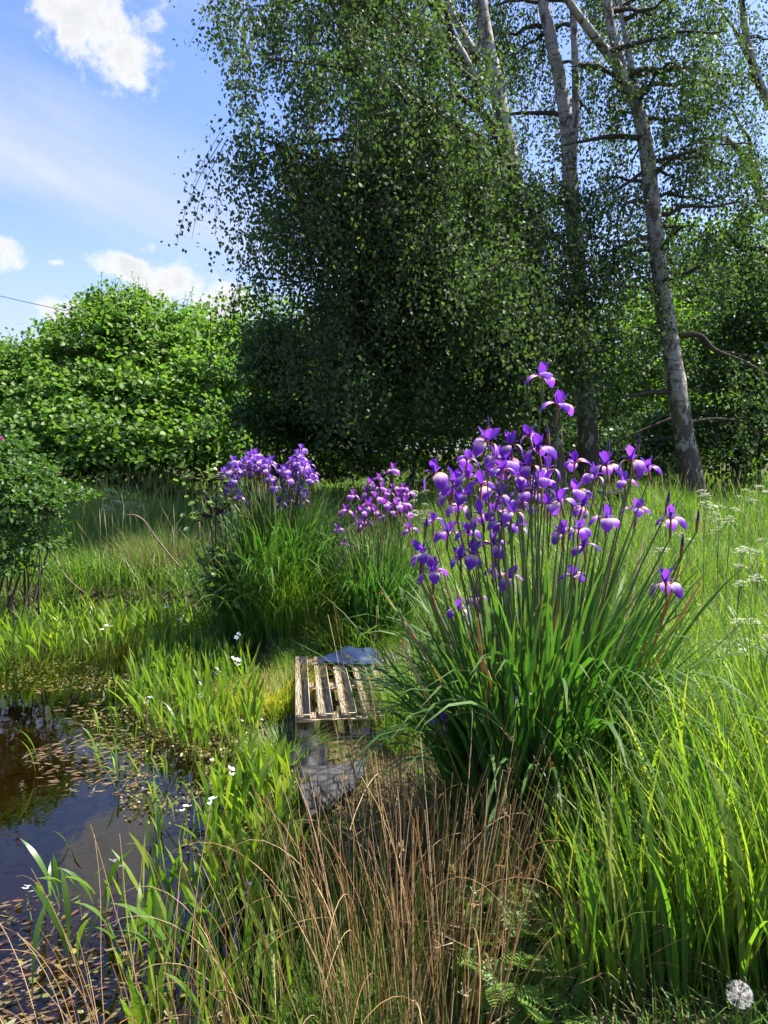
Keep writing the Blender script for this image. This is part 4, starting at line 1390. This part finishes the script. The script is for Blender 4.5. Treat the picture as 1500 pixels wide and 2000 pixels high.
def iris_clump(label, base, br, flowers, mat, split, n_single, n_mass, lh, lw, fs=1.0, buds=(), n_brown=0, lean=.2, n_rand=None):
    root = empty('iris_clump', base, label, 'irises', 'iris clumps on the pond bank')
    base = np.asarray(base)
    fm, smm, hm = fall_mesh(mat), [std_mesh(mat, 1.0), std_mesh(mat, .6), std_mesh(mat, 1.35)], heart_mesh(mat)
    wf = whole_flower(mat)
    mass = []
    for kf, pt in enumerate(flowers):
        pt = np.asarray(pt) - base
        a = math.atan2(pt[1], pt[0]); r = min(np.hypot(pt[0], pt[1]) * .3, br)
        s = np.array([r * math.cos(a), r * math.sin(a), -.02]) + R.normal(0, .03, 3) * np.array([1, 1, 0])
        sc = fs * R.uniform(.66, .92)
        foot = pt + np.array([0, 0, -.072 * sc])
        C = stem_curve(s, foot)
        if split:
            V, q, T = tubes(C[None], np.linspace(.0042, .0028, 7)[None], 5)
            obj('flower_stem', mesh('flower_stem', V, [q], MT['iris_stem'], smooth=True), root)
        else:
            mass.append(C)
        ti = np.array([R.normal(0, .14), R.normal(0, .14), R.uniform(0, 2 * math.pi)])
        if split:
            fo = obj('flower', hm, root, pt, ti, sc)
            droop = R.normal(0, .18)
            for j in range(3):
                obj('fall_petal', fm, fo, (0, 0, 0), (R.normal(0, .06), droop + R.normal(0, .14), j * 2.0944 + R.normal(0, .08)), R.uniform(.88, 1.1))
                obj('standard_petal', smm[R.integers(3)], fo, (0, 0, 0), (R.normal(0, .12), R.normal(0, .12), j * 2.0944 + 1.047 + R.normal(0, .15)), R.uniform(.85, 1.1))
        else:
            obj('flower', wf, root, pt, ti, (sc, sc, sc * R.uniform(.85, 1.1)))
    for pt in buds:
        pt = np.asarray(pt) - base
        a = math.atan2(pt[1], pt[0]); r = min(np.hypot(pt[0], pt[1]) * .3, br)
        C = stem_curve((r * math.cos(a), r * math.sin(a), -.02), pt)
        V, q, T = tubes(C[None], np.linspace(.0042, .0028, 7)[None], 5)
        obj('flower_stem', mesh('flower_stem', V, [q], MT['iris_stem'], smooth=True), root)
        obj('bud', BUD, root, pt, (R.normal(0, .1), R.normal(0, .1), 0), fs)
    if mass:
        C = np.array(mass)
        V, q, T = tubes(C, np.broadcast_to(np.linspace(.0055, .0042, 7)[None], C.shape[:2]), 3)
        tag(obj('flower_stems', mesh('flower_stems', V, [q], MT['iris_stem_mass']), root), kind='stuff')

    def leafset(n):
        a = R.uniform(0, 2 * math.pi, n); r = br * np.sqrt(R.uniform(0, 1, n))
        x, y = r * np.cos(a), r * np.sin(a)
        z = H(x + base[0], y + base[1]) - base[2] - .02
        az = a + R.normal(0, .5, n)
        le = np.abs(R.normal(lean, .09, n)) * (.35 + .65 * r / br)
        be = np.where(R.uniform(0, 1, n) < .42, R.uniform(.9, 2.6, n), R.uniform(.1, .7, n))
        return np.stack([x, y, z], 1), R.uniform(lh[0], lh[1], n), R.uniform(lw[0], lw[1], n), az, le, be
    if n_mass:
        b_, h_, w_, az, le, be = leafset(n_mass)
        V, q, T, C = blades(b_, h_, w_, az, le, be, 8, prof=strap, power=2.4)
        tag(obj('leaf_mass', mesh('leaf_mass', V, [q], MT['iris_leaf'], t=T), root), kind='stuff')
    if n_single:
        var = []
        for v in range(14):
            be = R.uniform(1.4, 2.8) if v % 5 in (0, 2) else R.uniform(.15, 1.0)
            V, q, T, C = blades(np.zeros((1, 3)), np.array([1.0]), np.array([.0185]), np.array([0.0]), np.array([.02]), np.array([be]), 10, prof=strap, power=2.6)
            var.append(mesh('leaf', V, [q], MT['iris_leaf_obj'], t=T))
        b_, h_, w_, az, le, be = leafset(n_single)
        for i in range(n_single):
            # lean outward along its own azimuth
            obj('leaf', var[R.integers(14)], root, b_[i], (0, le[i] * 1.15, az[i]), (h_[i], h_[i] * R.uniform(.7, 1.15), h_[i]))
    if n_brown:
        a = R.uniform(0, 2 * math.pi, n_brown); r = br * np.sqrt(R.uniform(0, 1, n_brown))
        for i in range(n_brown):
            s = np.array([r[i] * math.cos(a[i]), r[i] * math.sin(a[i]), -.02])
            hgt = R.uniform(.6, 1.0) * lh[1]
            e = s * R.uniform(1.6, 2.6) + np.array([R.normal(0, .05), R.normal(0, .05), hgt])
            C = stem_curve(s, e)
            V, q, T = tubes(C[None], np.array([[.004, .004, .0035, .0035, .003, .0065, .002]]), 5)
            obj('old_stem', mesh('old_stem', V, [q], MT['rush_brown_obj'], smooth=True), root)
    return root


# tall clump in the middle right
fpx = [(1060, 735), (1092, 790), (850, 920), (912, 895), (950, 857), (997, 865), (1035, 848), (1052, 876), (1032, 906), (1070, 912), (970, 887), (980, 916), (915, 930), (955, 922), (1010, 927),
       (875, 965), (915, 965), (895, 982), (975, 962), (965, 997), (940, 1002), (1000, 997), (845, 1015), (875, 1037), (915, 1037), (980, 1022), (1005, 1027), (965, 1062), (900, 1085),
       (922, 1080), (825, 1077), (845, 1115), (965, 1108), (992, 1127), (930, 1165), (895, 1187), (1070, 982), (1095, 975), (1125, 960), (1137, 985), (1130, 1030), (1140, 1065), (1122, 1125),
       (1122, 902), (1185, 905), (1160, 925), (1220, 937), (1234, 895), (1266, 910), (1185, 1010), (1242, 995), (1310, 1010), (1300, 1135), (1045, 950), (1060, 940), (990, 900), (940, 945), (1020, 960), (885, 940)]
ib = GP(1045, 1585)
D0 = ib[1]
fl_pts = [P(px, py + 6, D0 + R.uniform(-.30, .28)) for px, py in fpx]
for _ in range(6):
    fl_pts.append(P(R.uniform(870, 1110), R.uniform(890, 1050), D0 + R.uniform(.1, .42)))
fl_pts.append(P(1018, 1360, D0 - .28)); fl_pts.append(P(862, 1412, D0 - .2))
bud_pts = [P(px, py, D0 + R.uniform(-.2, .2)) for px, py in [(1185, 905), (1245, 890), (1300, 1005), (1073, 870), (830, 1050), (952, 855), (1360, 1040), (820, 1130), (1040, 1120), (1330, 1090)]]
iris_clump('tallest iris clump, large purple flowers over dark strap leaves right of the pallet', ib, .27, fl_pts, MT['petal'], True, 295, 520, (.62, 1.12), (.010, .018), 1.0, bud_pts, 12, .27)
# middle clump
mb = GP(735, 1232)
Dm = mb[1]
mpx = [(689, 970), (722, 945), (740, 935), (745, 955), (760, 965), (718, 965), (735, 975), (730, 1000), (752, 985), (770, 955), (787, 955), (795, 965), (780, 975), (790, 985), (675, 1000), (712, 1020), (700, 1025),
       (660, 1035), (672, 1062), (665, 1105), (768, 920), (765, 1000), (720, 990), (800, 1035), (795, 1005), (745, 1010), (705, 1000), (775, 990)]
iris_clump('small iris clump with reddish purple flowers in the middle, beyond the pallet', mb, .24, [P(a, b, Dm + R.uniform(-.25, .25)) for a, b in mpx], MT['petal_red'], False, 120, 380, (.5, .85), (.008, .014), 1.1, (), 0, .16)
# far left clump
lb = GP(535, 1190)
Dl = lb[1]
fp = []
for _ in range(88):
    px = R.normal(485, 28) if R.uniform() < .55 else R.normal(580, 20)
    topy = np.interp(px, [430, 450, 500, 530, 545, 590, 620], [930, 900, 876, 900, 925, 878, 940])
    py = topy + abs(R.normal(0, 38))
    fp.append(P(np.clip(px, 435, 622), min(py, 1000), Dl + R.uniform(-.3, .35)))
iris_clump('far iris clump crowded with bluish purple flowers left of the grass tussock', lb, .42, fp, MT['petal_blue'], False, 140, 700, (.7, 1.12), (.009, .015), 1.05, (), 0, .12)

# ------------------------------------------------------------------ foreground rushes
def rush_variants(mat, n, bendr, tip=True):
    out = []
    for v in range(n):
        be = R.uniform(*bendr)
        K = 17 if bendr[1] > 1 else 9
        t = np.linspace(0, 1, K)
        th = .02 + be * t ** R.uniform(1.4, 3.0)
        C = np.zeros((K, 3))
        for i in range(1, K):
            C[i] = C[i - 1] + np.array([math.sin(th[i]), .05 * math.sin(t[i] * 9 + v), math.cos(th[i])]) / (K - 1)
        V, q, T = tubes(C[None], np.linspace(.0022, .0010, K)[None], 4)
        out.append((mesh('stem', V, [q], mat, t=T, smooth=True), C))
    return out


def seed_head_mesh():
    Vs, qs, o = [], [], 0
    for k in range(9):
        d = unit(R.normal(0, 1, 3) + np.array([.4, 0, .4]))
        C = np.linspace(np.zeros(3), d * R.uniform(.008, .026), 3)
        V, q, T = tubes(C[None], np.array([[.0005, .0005, .0012]]), 3)
        Vs.append(V); qs.append(q + o); o += len(V)
    return mesh('seed_head', np.vstack(Vs), [np.vstack(qs)], MT['rush_brown_obj'])


SEED = [seed_head_mesh() for _ in range(4)]


def rush_clump(label, ctr, rx, ry, n_obj, n_mass, h0, h1, brown, bend_mix=.14, heads=20, lean=.16, bias=(0, 0)):
    root = empty('rush_clump', ctr, label, 'rushes', 'rush clumps in the foreground')
    gv, bv, av = rush_variants(MT['rush_green_obj'], 6, (.05, .35)), rush_variants(MT['rush_brown_obj'], 6, (.05, .45)), rush_variants(MT['rush_brown_obj'], 7, (1.5, 3.0))

    def spot(n):
        a = R.uniform(0, 2 * math.pi, n); r = R.uniform(0, 1, n) ** .6
        x, y = r * np.cos(a) * rx, r * np.sin(a) * ry
        z = np.maximum(H(x + ctr[0], y + ctr[1]), WATER - .05) - ctr[2] - .02
        return np.stack([x, y, z], 1), np.arctan2(y / ry, x / rx) + R.normal(0, .7, n), r
    p, az, r = spot(n_obj)
    for i in range(n_obj):
        k = R.uniform()
        vs = av if k < bend_mix else (bv if k < bend_mix + brown else gv)
        me, C = vs[R.integers(len(vs))]
        h_ = R.uniform(h0, h1) * (1.15 if k < bend_mix else 1)
        ro = (bias[0] + R.normal(0, .04), abs(R.normal(lean, lean * .5)) * (.3 + .7 * r[i]), az[i])
        o = obj('stem', me, root, p[i], ro, (h_, h_, h_))
        if heads and R.uniform() < heads / n_obj:
            obj('seed_head', SEED[R.integers(4)], o, C[6 if k > .3 else -1], (0, 0, R.uniform(0, 6)), 1.0 / h_ * 1.1)
    for mat, frac in ((MT['rush_green'], 1 - brown), (MT['rush_brown'], brown)):
        n = int(n_mass * frac)
        p, az, r = spot(n)
        V, q, T, C = blades(p, R.uniform(h0 * .6, h1, n), np.full(n, .003), az, np.abs(R.normal(lean, lean * .5, n)) * (.3 + .7 * r), np.abs(R.normal(.15, .2, n)), 6)
        V, q, T = tubes(C, np.broadcast_to(np.linspace(.0021, .0009, 7)[None], C.shape[:2]), 3)
        tag(obj('stem_mass', mesh('stem_mass', V, [q], mat, t=T), root), kind='stuff')
    return root


rc = GP(735, 1985)
rush_clump('large rush clump of green and rusty brown stems at the bottom centre', (rc[0], rc[1], rc[2]), .40, .34, 210, 150, .38, .70, .40, .13, 16, .2)
rc = GP(880, 1960)
rush_clump('thinner rush clump with tall straw stems in front of the tall irises', (rc[0], rc[1], rc[2]), .20, .30, 60, 30, .42, .76, .6, .12, 8, .14)
rc = np.array([-.55, 1.82, WATER])
rush_clump('sparse leaning straw rushes at the bottom left over the water', rc, .34, .18, 46, 14, .38, .72, .8, .2, 6, .3)
rc = GP(800, 1640)
rush_clump('few tall pale rush stalks between pallet and tall irises', (rc[0], rc[1], rc[2]), .25, .3, 44, 20, .55, .95, .7, .1, 12, .12)


# feathery weeds between rushes and irises
def feather_leaf():
    c, ax, nr, ln, wd = [], [], [], [], []
    for t in np.linspace(.12, 1, 11):
        p = np.array([t, 0, .25 * t - .35 * t * t])
        for s in (-1, 1):
            L_ = .34 * math.sin(math.pi * min(1, t * .82 + .12)) + .06
            d = unit(np.array([.55, s * 1.0, .05]))
            c.append(p); ax.append(d); nr.append((0, 0, 1.0)); ln.append(L_); wd.append(.10)
            for u in (.45, .75):
                for s2 in (-1, 1):
                    c.append(p + d * L_ * u); ax.append(unit(d + s2 * np.array([.8, -s * .4, .1]))); nr.append((.1, 0, 1.0)); ln.append(L_ * .4); wd.append(.07)
    V, f = cards(np.array(c), np.array(ax), np.array(nr), np.array(ln), np.array(wd), 'birch')
    return mesh('leaf', V, f, MT['feather'])


FL = feather_leaf()
for px, py, k, lab in [(895, 1655, 26, 'upper left feathery-leaved weed of the green patch below the tall irises'), (965, 1650, 26, 'upper right feathery-leaved weed of the green patch below the tall irises'),
                       (920, 1715, 26, 'feathery-leaved weed low in the green patch, half behind rush stems'), (1000, 1740, 24, 'feathery-leaved weed reaching right toward the dead stalks'),
                       (960, 1800, 22, 'feathery-leaved weed halfway down between rushes and foreground grass'), (1030, 1870, 24, 'pale feathery-leaved weed at the bottom beside the foreground grass'),
                       (975, 1930, 24, 'feathery-leaved weed at the bottom right of the large rush clump'), (1075, 1960, 22, 'lowest feathery-leaved weed at the bottom edge'),
                       (880, 1605, 16, 'shaded feathery-leaved weed at the foot of the tall iris leaves')]:
    g = GP(px, py + 25)
    root = empty('feathery_weed', g, lab, 'weed', 'feathery weeds below the irises')
    for _ in range(k):
        obj('leaf', FL, root, (R.normal(0, .05), R.normal(0, .05), R.uniform(.0, .13)), (R.normal(0, .3), -R.uniform(-.1, 1.0), R.uniform(0, 6.28)), R.uniform(.07, .13))

# ------------------------------------------------------------------ pond plants
def in_poly_px(n, poly, z):
    poly = np.array(poly, float)
    W_ = np.array([G(a, b, z) for a, b in poly])
    lo, hi = W_.min(0), W_.max(0)
    p = R.uniform(lo, hi, (n * 5, 2))
    a, b = W_, np.roll(W_, -1, 0)
    ins = np.zeros(len(p), bool)
    for i in range(len(W_)):
        cond = (a[i, 1] > p[:, 1]) != (b[i, 1] > p[:, 1])
        xs = a[i, 0] + (p[:, 1] - a[i, 1]) / (b[i, 1] - a[i, 1] + 1e-12) * (b[i, 0] - a[i, 0])
        ins ^= cond & (p[:, 0] < xs)
    p = p[ins]
    return p[:n]


def emergent(name, label, poly, n, h0, h1, w0, w1, mat, lean=.2, bend=.4, group=None):
    p = in_poly_px(n, poly, WATER)
    n = len(p)
    base = np.column_stack([p, np.full(n, WATER - .02)])
    V, q, T, C = blades(base, R.uniform(h0, h1, n), R.uniform(w0, w1, n), R.uniform(0, 6.28, n), np.abs(R.normal(0, lean, n)), np.abs(R.normal(bend, bend * .5, n)), 7, prof=lance, power=2.0, face=R.normal(0, .8, n))
    return tag(obj(name, mesh(name, V, [q], mat, t=T)), label, 'water plants', kind='stuff')


emergent('water_plants', 'dense bright lance-leaved water plants in the pond left of the pallet',
         [(270, 1300), (420, 1275), (480, 1300), (505, 1370), (515, 1430), (480, 1490), (380, 1490), (290, 1450), (255, 1380)], 900, .16, .34, .012, .022, MT['water_leaf'])
emergent('water_plants', 'shaded water plants along the far pond margin',
         [(-60, 1235), (120, 1222), (300, 1222), (440, 1240), (450, 1275), (300, 1300), (180, 1285), (60, 1300), (-60, 1310)], 1000, .2, .42, .014, .026, MT['water_leaf'], .25, .5)
emergent('water_plants', 'water plants crowding the near bank below the liner flap',
         [(410, 1560), (540, 1500), (580, 1560), (590, 1680), (590, 1800), (470, 1760), (400, 1680)], 300, .14, .30, .016, .028, MT['water_leaf'])
emergent('water_plants', 'dark water plants among the rushes at the bottom of the picture',
         [(250, 1800), (380, 1740), (560, 1790), (590, 2000), (560, 2200), (250, 2150)], 190, .16, .34, .012, .02, MT['water_leaf'], .25, .4)
emergent('water_plants', 'thin scattered shoots along the edge of the open water',
         [(200, 1330), (280, 1340), (300, 1500), (430, 1540), (420, 1760), (330, 1780), (300, 1600), (180, 1500)], 110, .10, .24, .008, .014, MT['water_leaf'], .3, .6)

# single plants standing clear of the mass
wl = []
for v in range(8):
    V, q, T, C = blades(np.zeros((1, 3)), np.array([1.0]), np.array([.075]), np.array([0.0]), np.array([.03]), np.array([R.uniform(.15, 1.5)]), 9, prof=lance, power=2.2)
    wl.append(mesh('leaf', V, [q], MT['water_leaf_obj'], t=T))
plants = [(78, 1500, 2, .30, 'two-bladed water plant standing alone in open water near the floating leaves'),
          (140, 1655, 2, .17, 'small shoot standing in the open water below the floating leaves'),
          (265, 1395, 4, .22, 'reddish-based water plant at the left rim of the bright plant bed'),
          (232, 1545, 3, .22, 'drooping dark water plant at the edge of the open water'),
          (320, 1530, 4, .2, 'low water plant with bent leaves between floating leaves and bank'),
          (52, 1960, 2, .30, 'lone dark curved blade at the bottom left corner'),
          (88, 1790, 2, .26, 'slim pair of blades beside the white flower at the left'),
          (118, 1775, 4, .30, 'tall light green water plant at the left near the open water'),
          (165, 1790, 4, .28, 'leaning water plant with withered tips at the lower left'),
          (205, 1790, 4, .30, 'brown-tipped water plant left of the sunlit bank plants'),
          (150, 1890, 4, .32, 'arching water plant at the lower left over the weed mat'),
          (250, 1880, 4, .28, 'dark upright water plant at the lower left beside the straw rushes'),
          (300, 1700, 4, .28, 'cluster of slim dark blades left of the sunlit bank plants'),
          (350, 1920, 5, .38, 'tall dark green water plant at the bottom among the straw rushes'),
          (420, 1860, 5, .36, 'broad dark-leaved water plant at the foot of the large rush clump')]
for px, py, k, h_, lab in plants:
    x, y = G(px, py, WATER)
    root = empty('water_plant', (x, y, WATER - .02), lab, 'water plant', 'single water plants')
    for j in range(k):
        s = h_ * R.uniform(.7, 1.1)
        obj('leaf', wl[R.integers(8)], root, (R.normal(0, .012), R.normal(0, .012), 0), (R.normal(0, .1), R.uniform(.02, .3), R.uniform(0, 6.28)), (s, s * R.uniform(.7, 1.0), s))


def floating(name, label, poly, n, l0, l1, asp, mat, tpl, z=.004, tilt=.06, zr=0.0, wind=None):
    p = in_poly_px(n, poly, WATER)
    k = (pond_sd(p[:, 0], p[:, 1]) < -.01) & (clump_field(p[:, 0], p[:, 1], 7, 21) + R.normal(0, .25, len(p)) > -.12)
    p = p[k]; n = len(p)
    a = R.uniform(0, 6.28, n) if wind is None else R.normal(wind, .5, n)
    c = np.column_stack([p, WATER + z + R.uniform(0, .008, n) - R.uniform(0, zr, n) if zr else WATER + z + R.uniform(0, .008, n)])
    ax = np.column_stack([np.cos(a), np.sin(a), R.normal(0, tilt, n)])
    nr = unit(np.column_stack([R.normal(0, tilt, n), R.normal(0, tilt, n), np.ones(n)]))
    ln = R.uniform(l0, l1, n)
    V, f = cards(c, ax, nr, ln, ln * asp * R.uniform(.7, 1.2, n), tpl)
    return tag(obj(name, mesh(name, V, f, mat)), label, 'water weed', kind='stuff')


floating('floating_leaves', 'reddish brown pondweed leaves floating on the middle of the pond', [(30, 1470), (150, 1440), (300, 1440), (330, 1500), (300, 1545), (160, 1560), (60, 1545)], 520, .02, .07, .2, MT['pondweed'], 'float', z=-.003, tilt=.12, wind=.4)
floating('floating_leaves', 'brown weed mat at the water surface in the lower left corner', [(-40, 1765), (110, 1745), (230, 1780), (330, 1850), (330, 2100), (-40, 2100)], 1500, .008, .045, .22, MT['pondweed'], 'float', z=-.004, tilt=.2, wind=.5)
floating('submerged_weed', 'brown weed just below the surface in the lower left', [(-60, 1740), (150, 1720), (300, 1720), (400, 1850), (400, 2150), (-60, 2150)], 1500, .05, .14, .2, MT['pondweed'], 'float', z=-.05, tilt=.2, zr=.05, wind=.5)
floating('floating_greens', 'small yellow-green leaves floating between the plants and open water', [(170, 1300), (290, 1330), (320, 1480), (480, 1500), (560, 1560), (560, 1700), (430, 1720), (330, 1640), (230, 1600), (240, 1480), (150, 1400)],
         3600, .007, .022, .8, MT['pennywort'], 'round', tilt=.35)
floating('floating_greens', 'specks of floating leaves along the far side of the pond', [(-40, 1300), (150, 1285), (280, 1310), (260, 1370), (100, 1350), (-40, 1350)], 900, .010, .024, .6, MT['pennywort'], 'round', tilt=.2)
floating('floating_greens', 'scattered round leaves on the lower left water', [(0, 1760), (300, 1760), (420, 1850), (420, 2050), (0, 2050)], 160, .010, .026, .9, MT['pennywort'], 'round', tilt=.25)
floating('floating_leaves', 'thin drift of dead leaves near the plant bed', [(60, 1340), (240, 1350), (300, 1440), (180, 1450), (90, 1400)], 120, .03, .07, .26, MT['pondweed'], 'float', wind=.2)

# understorey of the plant bed
n = 5000
p = in_poly_px(n, [(270, 1310), (430, 1285), (500, 1340), (520, 1420), (560, 1500), (600, 1600), (590, 1760), (480, 1760), (440, 1620), (380, 1500), (290, 1450)], WATER)
c = np.column_stack([p, WATER + R.uniform(0, .07, len(p))])
V, f = cards(c, rv(len(p)), unit(rv(len(p)) * .7 + np.array([0, 0, .8])), R.uniform(.012, .03, len(p)), R.uniform(.01, .025, len(p)), 'birch')
tag(obj('floating_greens', mesh('floating_greens', V, f, MT['pennywort'])), 'tangle of small yellowish leaves at the feet of the water plants', 'water weed', kind='stuff')

# white pond flowers
a = np.arange(5) * 2 * math.pi / 5


def pond_flower_mesh():
    cs, ax, nr = [], [], []
    for k in range(3):
        o = R.normal(0, .014, 3) + np.array([0, 0, .004 * k])
        for j in range(4):
            an = R.uniform(0, 6.28)
            cs.append(o); ax.append((math.cos(an), math.sin(an), .35)); nr.append((-.3 * math.cos(an), -.3 * math.sin(an), 1))
    n = len(cs)
    V, f = cards(np.array(cs), np.array(ax), np.array(nr), np.full(n, .022), np.full(n, .016), 'float')
    return mesh('flower_head', V, f, MT['white_petal'])


PF = [pond_flower_mesh() for _ in range(4)]
for px, py, h_, lab in [(353, 1216, .34, 'white pond flower head highest over the far margin, right of the brown tussock'), (326, 1186, .36, 'tiny white flower before the brown rush tussock'),
                        (205, 1226, .30, 'white flower in the far margin plants at the left'), (462, 1243, .30, 'white flower beside the yellow tussock'),
                        (465, 1292, .22, 'white flower next to the far liner fold'), (418, 1310, .25, 'white flower at the top of the bright plant bed'), (396, 1358, .24, 'white flower in the middle of the bright plant bed'),
                        (293, 1368, .2, 'white flower low at the left of the bright plant bed'), (452, 1505, .2, 'white flower just below the bright plant bed'), (415, 1562, .22, 'largest white flower over the near bank plants'),
                        (362, 1578, .18, 'pale white flower left of the near bank plants'), (480, 1735, .22, 'pale flower among the rushes below the bank plants'), (50, 1738, .1, 'white flower on the water at the far left'),
                        (112, 1795, .12, 'white flower over the weed mat at the lower left'), (18, 1155, .3, 'white flower under the wild rose bush'), (228, 1685, .04, 'white petal floating at the edge of the open water')]:
    # the head is seen at px,py; its foot stands on the water straight below
    z = WATER + h_
    x, y = G(px, py, z)
    root = empty('pond_flower', (x, y, WATER), lab, 'flower', 'white pond flowers')
    obj('flower_head', PF[R.integers(4)], root, (0, 0, h_), (R.normal(0, .4), R.normal(0, .4), R.uniform(0, 6)), R.uniform(.85, 1.2) * np.interp(y, [2, 4, 6], [.5, .8, 1.1]))
    C = np.linspace((R.normal(0, .02), R.normal(0, .02), -.03), (0, 0, h_), 5)
    V, q, T = tubes(C[None], np.full((1, 5), .0022), 4)
    obj('stalk', mesh('stalk', V, [q], MT['umbel_stem']), root)


# ------------------------------------------------------------------ cow parsley and dandelion
def umbel_mesh():
    Vs, qs, o = [], [], 0
    cs = []
    for k in range(11):
        an = k * 2.4; r = .045 * math.sqrt(k / 11)
        tip = np.array([r * math.cos(an), r * math.sin(an), .034 - 9 * r * r + R.normal(0, .003)])
        V, q, T = tubes(np.linspace(np.zeros(3), tip, 3)[None], np.full((1, 3), .0007), 3)
        Vs.append(V); qs.append(q + o); o += len(V)
        for j in range(9):
            b = j * 2.4; s = .011 * math.sqrt(j / 9)
            cs.append(tip + np.array([s * math.cos(b), s * math.sin(b), .004]))
    cs = np.array(cs)
    V, f = cards(cs, rv(len(cs)) * np.array([1, 1, .2]), unit(R.normal(0, .25, (len(cs), 3)) + np.array([0, 0, 1.0])), R.uniform(.004, .0075, len(cs)), R.uniform(.004, .0075, len(cs)), 'birch')
    nst = sum(len(x) for x in qs)
    F4 = np.vstack(qs + [f[0] + o])
    return mesh('umbel', np.vstack(Vs + [V]), [F4], None, mats=[MT['umbel_stem'], MT['umbel']], midx=[0] * nst + [1] * len(f[0]))


UM = [umbel_mesh() for _ in range(3)]


def parsley(px, py, d, k, size, label, group):
    t = P(px, py, d)
    g = Hs(t[0], d)
    root = empty('cow_parsley', (t[0], d, g), label, 'wildflower', group)
    hgt = t[2] - g
    C = stem_curve((0, 0, -.03), (0, 0, hgt * .8), 5, .03)
    V, q, T = tubes(C[None], np.linspace(.004, .0025, 5)[None] * size, 4)
    obj('stalk', mesh('stalk', V, [q], MT['umbel_stem']), root)
    for j in range(k):
        e = np.array([R.normal(0, .07 * size), R.normal(0, .07 * size), hgt + R.uniform(-.1, .02) * size]) if j else np.array([0, 0, hgt])
        S = C[R.integers(2, 5)]
        cc = stem_curve(S, e, 4, .01)
        V, q, T = tubes(cc[None], np.full((1, 4), .0016 * size), 3)
        obj('branchlet', mesh('branchlet', V, [q], MT['umbel_stem']), root)
        obj('umbel', UM[R.integers(3)], root, e, (R.normal(0, .2), R.normal(0, .2), R.uniform(0, 6)), size * R.uniform(.75, 1.1))


for px, py, d, k, s_, lab, grp in [
        (1378, 972, 5.2, 5, 1.0, 'tallest cream cow parsley right of the tall irises, against the birch foot', 1),
        (1405, 997, 5.2, 5, 1.0, 'cream cow parsley just right of the birch foot', 1),
        (1425, 1016, 5.3, 4, 1.0, 'flat-topped cow parsley a little lower right of the birch foot', 1),
        (1290, 1030, 4.2, 3, .9, 'small cow parsley peeping out between the right-hand iris stems', 1),
        (1325, 1052, 4.6, 3, .9, 'cow parsley beside the outermost right iris flower', 1),
        (1450, 1085, 4.4, 5, 1, 'cow parsley in the sunny grass at mid height near the right edge', 1),
        (1488, 1060, 5.0, 4, 1, 'cow parsley cut by the right edge in the sunny grass', 1),
        (1470, 1140, 3.9, 4, .9, 'cow parsley over the long arching iris leaf tips at the right', 1),
        (1472, 1222, 3.7, 6, .9, 'dense cow parsley low at the right edge', 1),
        (1412, 1262, 3.5, 5, .8, 'lowest cow parsley in front of the arching leaves at the right', 1),
        (1455, 962, 8.5, 4, 1.2, 'left of the white cow parsleys before the dark thicket at the right edge', 2),
        (1482, 955, 8.7, 5, 1.2, 'right of the white cow parsleys before the dark thicket at the right edge', 2),
        (805, 970, 6.8, 5, 1.1, 'white cow parsley just left of the tall iris clump', 3),
        (830, 990, 6.6, 5, 1.1, 'white cow parsley touching the left flowers of the tall iris clump', 3),
        (812, 1012, 6.4, 4, 1, 'lower white cow parsley between the middle and tall iris clumps', 3),
        (208, 962, 9.6, 6, 1.4, 'leftmost white cow parsley in the shaded meadow before the hazels', 4),
        (228, 985, 9.0, 6, 1.3, 'nearer white cow parsley in the shaded meadow before the hazels', 4),
        (242, 966, 9.6, 6, 1.4, 'middle white cow parsley in the shaded meadow before the hazels', 4),
        (262, 988, 9.0, 6, 1.3, 'rightmost white cow parsley in the shaded meadow before the hazels', 4)]:
    parsley(px, py, d, k, s_, lab, ['', 'cow parsley right of the irises', 'cow parsley at the right edge', 'cow parsley between iris clumps', 'cow parsley in the left meadow'][grp])

dc = P(1444, 1942, 1.62)
dg = Hs(dc[0], dc[1])
root = empty('dandelion_clock', (dc[0], dc[1], dg), 'round white dandelion seed head in the bottom right corner', 'dandelion')
n = 150
d = rv(n)
rr_ = .026
tw = np.stack([d * .004, d * rr_ * .6, d * rr_], 1)
V1, q1, T1 = tubes(tw, np.full((n, 3), .00016), 3)
n2 = n * 9
o_ = np.repeat(d, 9, 0)
axd = unit(np.cross(o_, rv(n2)) + .55 * o_)
V2, f2 = cards(o_ * rr_ * .93, axd, o_, np.full(n2, .0075), np.full(n2, .0004), 'birch')
MT['fluff'] = leaf_mat('dandelion_fluff', [(.74, .71, .66), (.84, .82, .79)], .4, (1, 1, 1), .8, .1)
obj('seed_head', mesh('seed_head', np.vstack([V1, V2]), [np.vstack([q1, f2[0] + len(V1)])], MT['fluff']), root, (0, 0, dc[2] - dg))
V, q, T = tubes(np.linspace(np.zeros(3), d[0] * .0001, 2)[None], np.array([[.005, .005]]), 6)
sv = np.array([(0, 0, -.006), (0, 0, -.002), (0, 0, .003), (0, 0, .006)])
V, q, T = tubes(sv[None], np.array([[.002, .006, .006, .001]]), 8)
obj('core', mesh('core', V, [q], MT['spathe'], smooth=True), root, (0, 0, dc[2] - dg))
C = stem_curve((.01, .02, -.02), (0, 0, dc[2] - dg - .004), 6, .02)
V, q, T = tubes(C[None], np.full((1, 6), .003), 6)
obj('stalk', mesh('stalk', V, [q], MT['umbel_stem'], smooth=True), root)

tot = sum(len(m.loops) - 2 * len(m.polygons) for m in bpy.data.meshes)
print('triangles in meshes', tot, 'objects', len(bpy.data.objects))
